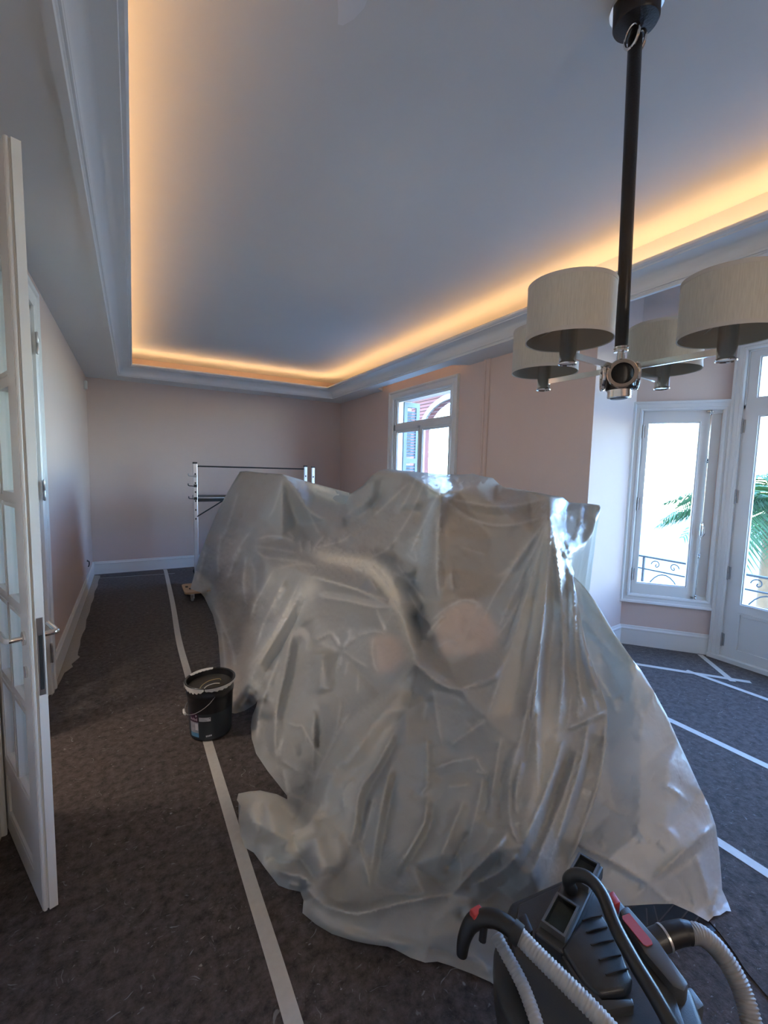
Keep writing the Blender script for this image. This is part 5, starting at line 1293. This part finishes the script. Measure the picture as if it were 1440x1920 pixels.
# strap rings at the top of the rod
for sgn in (-1, 1):
    bm = B(); pts = []
    for k in range(22):
        a = 2 * math.pi * k / 22; pts.append(along(Ltop - .105) + Vector((sgn * .020 + .006 * math.cos(a), .027 * math.cos(a), .034 * math.sin(a))))
    tube(bm, pts, .0048, 8, closed=True); obj('strap_ring', bm, 'chrome', ch, smooth=True)
lz('collar', [(0, .040), (.012, .040), (.012, .054), (.0235, .055), (.0245, .058), (.0235, .061), (.021, .062), (.021, .066), (.024, .067), (.024, .073), (.0, .074)], 'chrome')
lz('neck', [(0, .012), (.017, .012), (.0185, .02), (.0135, .022), (.0135, .042), (0, .042)], 'chrome')
lz('hub', [(0, -.078), (.043, -.078), (.0455, -.075), (.0455, .010), (.043, .013), (.018, .014), (0, .014)], 'leather')
fz = lz('finial', [(0, -.106), (.034, -.106), (.0385, -.104), (.0395, -.100), (.0385, -.085), (.040, -.080), (.040, -.077), (0, -.077)], 'chrome')
lz('finial_cap', [(0, -.109), (.026, -.109), (.030, -.106), (0, -.1055)], 'black', fz)
camdir = inv_ @ Vector((0, 0, CAMZ)) ; a_c = math.atan2(camdir.y, camdir.x)
for k in range(4):
    a = a_c + math.radians(8) + k * math.pi / 2
    bm = B(); c_ = Vector((math.cos(a), math.sin(a), 0)); t_v = Vector((-math.sin(a), math.cos(a), 0))
    m_ = Matrix(((t_v.x, 0, c_.x, c_.x * .054), (t_v.y, 0, c_.y, c_.y * .054), (0, 1, 0, -.030), (0, 0, 0, 1)))
    lathe(bm, [(.036, -.006), (.047, -.006), (.050, -.003), (.050, .003), (.047, .006), (.036, .006), (.0345, .003), (.0345, -.003)], 36, m_, close=True)
    obj('ring_ornament', bm, plain('warm_nickel', (.72, .62, .52), .16, metal=1.0) if k == 0 else 'chrome', ch, smooth=True)
ARM, SOC = .318, -.036
shade_mesh = {}
for k in range(4):
    a = k * math.pi / 2 + math.radians(2)
    d_ = Vector((math.cos(a), math.sin(a), 0)); n_ = Vector((-math.sin(a), math.cos(a), 0))
    mA = Matrix(((d_.x, n_.x, 0, 0), (d_.y, n_.y, 0, 0), (0, 0, 1, 0), (0, 0, 0, 1)))
    bm = B(); box(bm, .03, ARM, -.0055, .0055, -.014, .006, mA); obj('arm', bm, 'chrome', ch)
    mS = Matrix.Translation(d_ * ARM)
    sk_ = lz('socket_cup', [(0, SOC + .003), (.026, SOC + .003), (.0275, SOC), (.0285, SOC + .003), (.0255, SOC + .010), (.0255, SOC + .125), (.0225, SOC + .127), (0, SOC + .127)], 'chrome', ch, m=mS, seg=28)
    lz('lamp_holder', [(0, SOC + .1275), (.021, SOC + .1275), (.021, SOC + .165), (.014, SOC + .17), (0, SOC + .17)], 'black', sk_, m=mS, seg=20)
    zb0, zb1, rs_ = SOC + .072, SOC + .072 + .168, .130
    bm = B(); lathe(bm, [(rs_, zb0), (rs_, zb1), (rs_ - .0015, zb1 + .0006), (rs_ - .0025, zb1), (rs_ - .0025, zb0), (rs_ - .0015, zb0 - .0006)], 72, mS, close=True); sh = obj('lamp_shade', bm, 'shade', ch, smooth=True, angle=50)
    bm = B(); lathe(bm, [(rs_ - .0027, zb0 + .001), (rs_ - .0027, zb1 - .001), (rs_ - .0035, zb1 - .001), (rs_ - .0035, zb0 + .001)], 72, mS, close=True); obj('lining', bm, 'shade_in', sh, smooth=True, angle=50)
    for zz in (zb0, zb1 - .010):
        bm = B(); lathe(bm, [(rs_ + .0007, zz - .0012), (rs_ + .0007, zz + .011), (rs_ - .0001, zz + .011), (rs_ - .0001, zz - .0012)], 72, mS, close=True); obj('binding', bm, 'shade_trim', sh, smooth=True)
    bm = B()
    for q in range(3):
        b_ = a + math.radians(20 + 120 * q); e_ = Vector((math.cos(b_), math.sin(b_), 0))
        tube(bm, [d_ * ARM + e_ * .02 + Vector((0, 0, SOC + .132)), d_ * ARM + e_ * (rs_ - .003) + Vector((0, 0, SOC + .115))], .0013, 6)
    obj('spider', bm, 'steel', sh)

# ------------------------------------------------------------------ vacuum cleaner
vo = pz(1130, 1830, .43); vo = Vector((vo.x, vo.y, 0))
vc = thing('vacuum_cleaner', 'black workshop vacuum cleaner with red strip and grey hoses', 'vacuum cleaner', vo)
def L_(p): return p - vo
def vpoly(pix, z): return [((pz(u, v, z) - vo).x, (pz(u, v, z) - vo).y) for u, v in pix]
def inset(poly, d):
    c = Vector((sum(p[0] for p in poly) / len(poly), sum(p[1] for p in poly) / len(poly)))
    return [((p[0] - c.x) * (1 - d) + c.x, (p[1] - c.y) * (1 - d) + c.y) for p in poly]
def vprism(name, poly, z0, z1, mat, par, bev=.006, seg=2):
    bm = B(); prism(bm, poly, z0, z1)
    if bev: bevel_all(bm, bev, seg)
    return obj(name, bm, mat, par, smooth=True, angle=35)
LIDP = vpoly([(957, 1692), (1062, 1645), (1100, 1640), (1150, 1672), (1232, 1765), (1300, 1862), (1335, 1960), (1220, 2060), (1010, 2010), (930, 1870), (925, 1780)], .40)
tank = vprism('tank', inset(LIDP, .07), .055, .30, 'black', vc, .02, 3)
vprism('tank_band', inset(LIDP, .03), .30, .335, 'vacpanel', vc, .006)
lid = vprism('lid', LIDP, .335, .405, 'vacbody', vc, .016, 3)
top_p = vpoly([(972, 1700), (1068, 1655), (1108, 1662), (1180, 1745), (1262, 1862), (1292, 1950), (1205, 2020), (1040, 1985), (975, 1860), (960, 1775)], .415)
vprism('lid_plate', top_p, .4045, .424, 'vaclid', lid, .006)
dome = vprism('motor_cover', vpoly([(1052, 1778), (1092, 1722), (1128, 1712), (1150, 1752), (1188, 1838), (1172, 1858), (1124, 1866), (1092, 1838)], .455), .423, .458, 'vacbody', vc, .009, 3)
for (a, b_) in [((1092, 1726), (1128, 1716)), ((1100, 1748), (1138, 1738)), ((1108, 1772), (1150, 1762)), ((1124, 1800), (1164, 1790)), ((1136, 1828), (1178, 1816))]:
    p, q = L_(pz(*a, .459)), L_(pz(*b_, .459)); bm = B(); tube(bm, catmull([p, (p + q) / 2 + Vector((0, 0, .002)), q], 5), .0022, 6); obj('rib', bm, 'rubber', dome)
vprism('cover_lip', vpoly([(1052, 1790), (1066, 1786), (1104, 1846), (1128, 1878), (1186, 1868), (1190, 1884), (1130, 1894), (1090, 1852)], .45), .423, .448, 'vaclid', lid, .004)
# clear-windowed filter bar lying across the lid
fa, fb = L_(pz(1106, 1606, .47)), L_(pz(1033, 1748, .47))
t_ax = (fa - fb); t_ax.z = 0; fl_len = t_ax.length; t_ax.normalize(); n_ax = Vector((-t_ax.y, t_ax.x, 0))
mF = Matrix(((t_ax.x, n_ax.x, 0, fb.x), (t_ax.y, n_ax.y, 0, fb.y), (0, 0, 1, 0), (0, 0, 0, 1)))
bm = B()
hw = .036
box(bm, -.012, fl_len + .012, -hw, hw, .415, .452, mF); bevel_all(bm, .005, 2); fbx = obj('filter_housing', bm, 'vaclid', vc)
for (s0, s1) in ((.012, fl_len * .40), (fl_len * .64, fl_len - .004)):
    bm = B()
    for (a0, a1, b0, b1) in ((s0, s1, -hw + .006, -hw + .012), (s0, s1, hw - .012, hw - .006), (s0, s0 + .006, -hw + .012, hw - .012), (s1 - .006, s1, -hw + .012, hw - .012)): box(bm, a0, a1, b0, b1, .452, .470, mF)
    wf = obj('window_rim', bm, 'vacpanel', fbx)
    bm = B(); box(bm, s0 + .006, s1 - .006, -hw + .012, hw - .012, .464, .466, mF); obj('clear_window', bm, 'clear', wf)
    bm = B(); box(bm, s0 + .008, s1 - .008, -hw + .014, hw - .014, .4525, .4545, mF); obj('dusty_filter', bm, plain('dusty_filter', (.16, .16, .15), .9, var=.4, vscale=60), wf)
# carrying handle
hp = [L_(pz(*q)) for q in [(1072, 1668, .455), (1066, 1650, .49), (1082, 1640, .515), (1108, 1650, .525), (1132, 1682, .52), (1154, 1738, .505), (1190, 1805, .49), (1228, 1868, .475), (1262, 1930, .455), (1288, 1985, .42)]]
bm = B(); tube(bm, catmull(hp, 6), .0165, 16); obj('carry_handle', bm, plain('handle_plastic', (.022, .024, .025), .34, bump=.1, bscale=300), vc, smooth=True)
# grey side panel with red strip
sp = vprism('side_panel', vpoly([(1160, 1708), (1176, 1698), (1234, 1768), (1292, 1846), (1284, 1862), (1262, 1852), (1208, 1788)], .44), .395, .444, 'vacpanel', vc, .007)
vprism('red_strip', vpoly([(1166, 1718), (1180, 1712), (1222, 1764), (1224, 1771), (1214, 1775), (1206, 1772), (1167, 1724)], .446), .4445, .4475, 'red', sp, .001, 1)
vprism('red_latch', vpoly([(1138, 1676), (1150, 1670), (1164, 1692), (1152, 1698)], .44), .40, .442, 'red', vc, .004)
vprism('corner_clip', vpoly([(1262, 1856), (1296, 1850), (1322, 1886), (1300, 1902), (1272, 1892)], .36), .30, .362, 'vacpanel', vc, .006)
vprism('side_clip', vpoly([(972, 1722), (986, 1714), (1000, 1748), (988, 1758)], .44), .38, .446, 'black', vc, .004)
# hose port on the right
pp = [L_(pz(1222, 1768, .35)), L_(pz(1236, 1762, .355)), L_(pz(1248, 1757, .36))]
bm = B(); tube(bm, pp, .030, 24); pt_ = obj('hose_port', bm, 'vaclid', vc, smooth=True)
ring_c = L_(pz(1246, 1758, .36)); ring_d = (pp[2] - pp[0]).normalized()
bm = B(); tube(bm, [ring_c - ring_d * .003, ring_c + ring_d * .003], .0315, 24); obj('port_ring', bm, 'alu', pt_, smooth=True)
bm = B(); tube(bm, catmull([L_(pz(1248, 1757, .36)), L_(pz(1262, 1752, .365)), L_(pz(1282, 1748, .37)), L_(pz(1294, 1750, .37))], 5), [.029] * 6 + [.0285] * 5 + [.027] * 5, 24); obj('elbow', bm, 'black', pt_, smooth=True)
def hose(name, pts, r_, par, mat='hose', pitch=.0075):
    c = catmull(pts, 30); L = [0]
    for a, b_ in zip(c[:-1], c[1:]): L.append(L[-1] + (b_ - a).length)
    n = int(L[-1] / pitch * 4); out, rr_ = [], []
    j = 0
    for i in range(n + 1):
        s_ = L[-1] * i / n
        while j < len(L) - 2 and L[j + 1] < s_: j += 1
        t = (s_ - L[j]) / max(1e-9, L[j + 1] - L[j]); out.append(c[j].lerp(c[j + 1], t)); rr_.append(r_ * (1 + .075 * math.sin(i * math.pi / 2)))
    bm = B(); tube(bm, out, rr_, 16); return obj(name, bm, mat, par, smooth=True, angle=80)
hose('suction_hose', [L_(pz(*q)) for q in [(1288, 1750, .37), (1312, 1752, .365), (1340, 1774, .345), (1366, 1808, .32), (1388, 1850, .29), (1404, 1898, .26), (1414, 1950, .22), (1420, 2020, .15), (1400, 2100, .08)]], .0235, vc)
hose('suction_hose', [L_(pz(*q)) for q in [(974, 1754, .53), (1000, 1782, .53), (1040, 1822, .525), (1086, 1868, .515), (1132, 1916, .50), (1180, 1975, .47), (1220, 2040, .42)]], .0175, vc)
hose('suction_hose', [L_(pz(*q)) for q in [(930, 1752, .47), (942, 1776, .455), (962, 1812, .44), (982, 1852, .43), (1004, 1912, .42), (1022, 1970, .40), (1050, 2060, .36)]], .0145, vc)
gp = catmull([L_(pz(*q)) for q in [(866, 1790, .44), (870, 1762, .475), (882, 1734, .505), (900, 1722, .525), (926, 1722, .535), (950, 1734, .535), (976, 1756, .53)]], 6)
bm = B(); tube(bm, gp, [.013 + .007 * min(1, i / 14) for i in range(len(gp))], 16); gr = obj('hose_grip', bm, 'black', vc, smooth=True)
bm = B(); tube(bm, [L_(pz(960, 1742, .535)), L_(pz(976, 1756, .53))], .0235, 20); obj('grip_collar', bm, 'rubber', gr, smooth=True)
rb = L_(pz(894, 1712, .535))
bm = B(); box(bm, rb.x - .016, rb.x + .016, rb.y - .010, rb.y + .010, rb.z - .008, rb.z + .010); bevel_all(bm, .004, 2); obj('red_button', bm, 'red', gr)
rb = L_(pz(908, 1748, .50)); bm = B(); tube(bm, [rb + Vector((0, 0, .03)), rb + Vector((-.01, -.005, -.012))], .009, 10); obj('trigger', bm, 'black', gr, smooth=True)
for (u, v) in [(985, 1760), (1120, 1720), (1270, 1900), (1020, 1960)]:
    p = L_(pz(u, v, .40)); p = Vector((p.x * .82, p.y * .82, 0))
    bm = B(); lathe(bm, [(0, -.016), (.03, -.016), (.035, -.01), (.035, .01), (.03, .016), (0, .016)], 20, Matrix.Translation((p.x, p.y, .0355)) @ Matrix.Rotation(math.pi / 2, 4, 'X'))
    box(bm, p.x - .02, p.x + .02, p.y - .02, p.y + .02, .045, .075); obj('caster', bm, 'rubber', vc, smooth=True)

# unseen lamps added in the two halls to light the room
for loc_, lab_, pw_ in (((-1.35, 2.75, 3.0), 'unseen globe lamp added in the hall beyond the open double door', 100), ((1.1, -2.4, 3.0), 'unseen globe lamp added in the hall behind the camera', 90)):
    hl = thing('hall_fill_lamp', lab_, 'lamp', loc_)
    bm = B(); lathe(bm, [(0, 0), (.06, 0), (.06, -.02), (.008, -.03), (.008, -.55), (0, -.55)], 20); obj('fill_lamp_stem', bm, 'chrome', hl, smooth=True)
    bm = B(); bmesh.ops.create_uvsphere(bm, u_segments=24, v_segments=14, radius=.12, matrix=Matrix.Translation((0, 0, -.66))); obj('fill_lamp_globe', bm, emis('fill_lamp_glow', (1.0, .89, .76), pw_), hl, smooth=True)

# ------------------------------------------------------------------ outside
bm = B(); box(bm, 3.7, 90, -70, 90, -5.0, -4.8); tag(obj('garden_ground', bm, 'ground'), 'sunlit garden ground below the balcony', kind='structure')
bm = B(); box(bm, 4.80, 5.75, -1.5, 3.9, -.30, -.08); tag(obj('balcony_slab', bm, 'stone'), 'pale stone balcony slab outside the bay', kind='structure')
# wrought-iron railing
rl = thing('balcony_railing', 'black wrought-iron balcony railing with scrolls outside the bay', 'railing', (5.45, 0, -.08))
bm = B(); box(bm, -.022, .022, -1.4, 3.8, .70, .72); box(bm, -.012, .012, -1.4, 3.8, .55, .565); box(bm, -.012, .012, -1.4, 3.8, .06, .075); obj('rail', bm, 'iron', rl)
ym = -1.4
post_me = scroll_me = arc_me = None
while ym < 3.81:
    if post_me is None:
        bm = B(); box(bm, -.011, .011, -.011, .011, 0, .70); o_ = obj('baluster', bm, 'iron', rl); post_me = o_.data
    else:
        o_ = bpy.data.objects.new('baluster', post_me); COL.objects.link(o_); o_.parent = rl
    o_.location = (0, ym, 0)
    if ym < 3.7:
        if arc_me is None:
            bm = B()
            for R__ in (.09, .16, .225):
                tube(bm, [(0, .25 + R__ * math.cos(t), .10 + R__ * 1.9 * math.sin(t)) for t in np.linspace(0, math.pi, 16)], .007, 6)
            for sgn in (-1, 1):
                sp_ = [(0, .25 + sgn * (.10 + (.06 - .005 * k) * math.cos(k * .55)), .63 + (.055 - .0035 * k) * math.sin(k * .55)) for k in range(14)]
                tube(bm, catmull(sp_, 2), .006, 6)
            o_ = obj('scroll', bm, 'iron', rl, smooth=True); arc_me = o_.data
        else:
            o_ = bpy.data.objects.new('scroll', arc_me); COL.objects.link(o_); o_.parent = rl
        o_.location = (0, ym, 0)
    ym += .5

def palm(loc, hgt, n, length, seed, label):
    r_ = random.Random(seed)
    t = thing('palm_tree', label, 'palm', loc, 0, 'palms in the garden')
    bm = B(); tube(bm, [(0, 0, 0), (.05, .02, hgt * .5), (0, 0, hgt)], [.17, .14, .15], 12); obj('trunk', bm, 'bark', t, smooth=True)
    for k in range(n):
        a = 2 * math.pi * k * .382; el = math.radians(r_.uniform(-15, 70)); L = length * r_.uniform(.8, 1.1)
        bm = B(); pts = []
        for i in range(13):
            q = i / 12; hor = L * q * math.cos(el * (1 - .3 * q)); ver = L * (math.sin(el) * q - .62 * q * q)
            pts.append(Vector((math.cos(a) * hor, math.sin(a) * hor, hgt + ver)))
        tube(bm, pts, [.016 * (1 - .8 * i / 12) for i in range(13)], 5)
        for i in range(2, 50):
            q = i / 50 * 12; j = min(11, int(q)); p = pts[j].lerp(pts[j + 1], q - j); tg_ = (pts[j + 1] - pts[j]).normalized(); sd = tg_.cross(Vector((0, 0, 1))).normalized()
            ll = L * .34 * math.sin(math.pi * (.12 + .85 * i / 50)) ** .7
            for s_ in (-1, 1):
                tip = p + (sd * s_ * .8 + tg_ * .55 + Vector((0, 0, -.25 - .25 * r_.random()))) * ll
                w_ = tg_ * .018
                mid = p.lerp(tip, .5) + Vector((0, 0, .03))
                vv = [bm.verts.new(x) for x in (p - w_ * .6, mid - w_, tip, mid + w_, p + w_ * .6)]
                bm.faces.new(vv)
        obj('frond', bm, 'leaf', t)
    return t
palm((10.2, 3.5, -4.8), 6.0, 18, 2.0, 3, 'tall palm outside the balcony door')
palm((7.4, 1.7, -4.8), 4.2, 16, 1.3, 8, 'low palm below the balcony railing')
palm((14.5, 4.6, -4.8), 5.6, 16, 2.0, 11, 'farther palm behind the tall palm')

MT['n_brick'] = plain('old_red_facade', (.15, .05, .042), .8, var=.12, vscale=3); MT['n_stone'] = plain('grey_limewash', (.22, .21, .20), .8, var=.05); MT['n_joint'] = plain('red_joint', (.07, .03, .026), .8); MT['n_grey'] = plain('grey_stone', (.07, .07, .08), .8)
# neighbouring facade seen through the tall window
nb = thing('neighbour_house', 'red and white house with arched loggia seen through the tall window', 'house', (11.0, 15.5, -4.8))
bm = B()
ay, az, ar, arz = -1.5, 8.1, 2.1, 1.2          # arch centre (local y), springing, half width, rise
arc = [(ay + ar * math.cos(t), az + arz * math.sin(t)) for t in np.linspace(math.pi, 0, 25)]
outer = [(-5, 0), (ay - ar, 0)] + arc + [(ay + ar, 0), (6, 0), (6, 9.72), (-5, 9.72)]
mN = Matrix(((0, 0, 1, 0), (1, 0, 0, 0), (0, 1, 0, 0), (0, 0, 0, 1)))
prism(bm, outer, 0, .3, mN)
obj('wall', bm, MT['n_brick'], nb)
bm = B()
ri = [(ay + (ar + .0) * math.cos(t), az + (arz + .0) * math.sin(t)) for t in np.linspace(math.pi, 0, 25)]; ro = [(ay + (ar + .22) * math.cos(t), az + (arz + .22) * math.sin(t)) for t in np.linspace(math.pi, 0, 25)]
for i in range(24): prism(bm, [ri[i], ri[i + 1], ro[i + 1], ro[i]][::-1], -.10, .02, mN)
obj('arch_surround', bm, 'n_stone', nb)
for k in range(8):
    bm = B(); box(bm, -.04, .0, -5, 6, 8.6 + k * .14, 8.6 + k * .14 + .02); obj('string_course', bm, 'n_joint', nb) if k < 8 else None
bm = B(); box(bm, -.35, .3, -5, 6, 9.72, 9.9); box(bm, -.2, .3, -5, 6, 9.9, 14); obj('frieze', bm, 'n_stone', nb)
for y_ in (-3.2, -1.6, 0.0, 1.6):
    bm = B()
    for (a0, a1, b0, b1) in ((y_, y_ + 1.1, 10.05, 10.11), (y_, y_ + 1.1, 10.9, 10.96), (y_, y_ + .06, 10.11, 10.9), (y_ + 1.04, y_ + 1.1, 10.11, 10.9)): box(bm, -.24, -.2, a0, a1, b0, b1)
    obj('frieze_panel', bm, 'n_grey', nb)
bm = B(); box(bm, -.6, 5, -5.4, 6.4, 14, 14.4); obj('roof', bm, 'stone', nb)
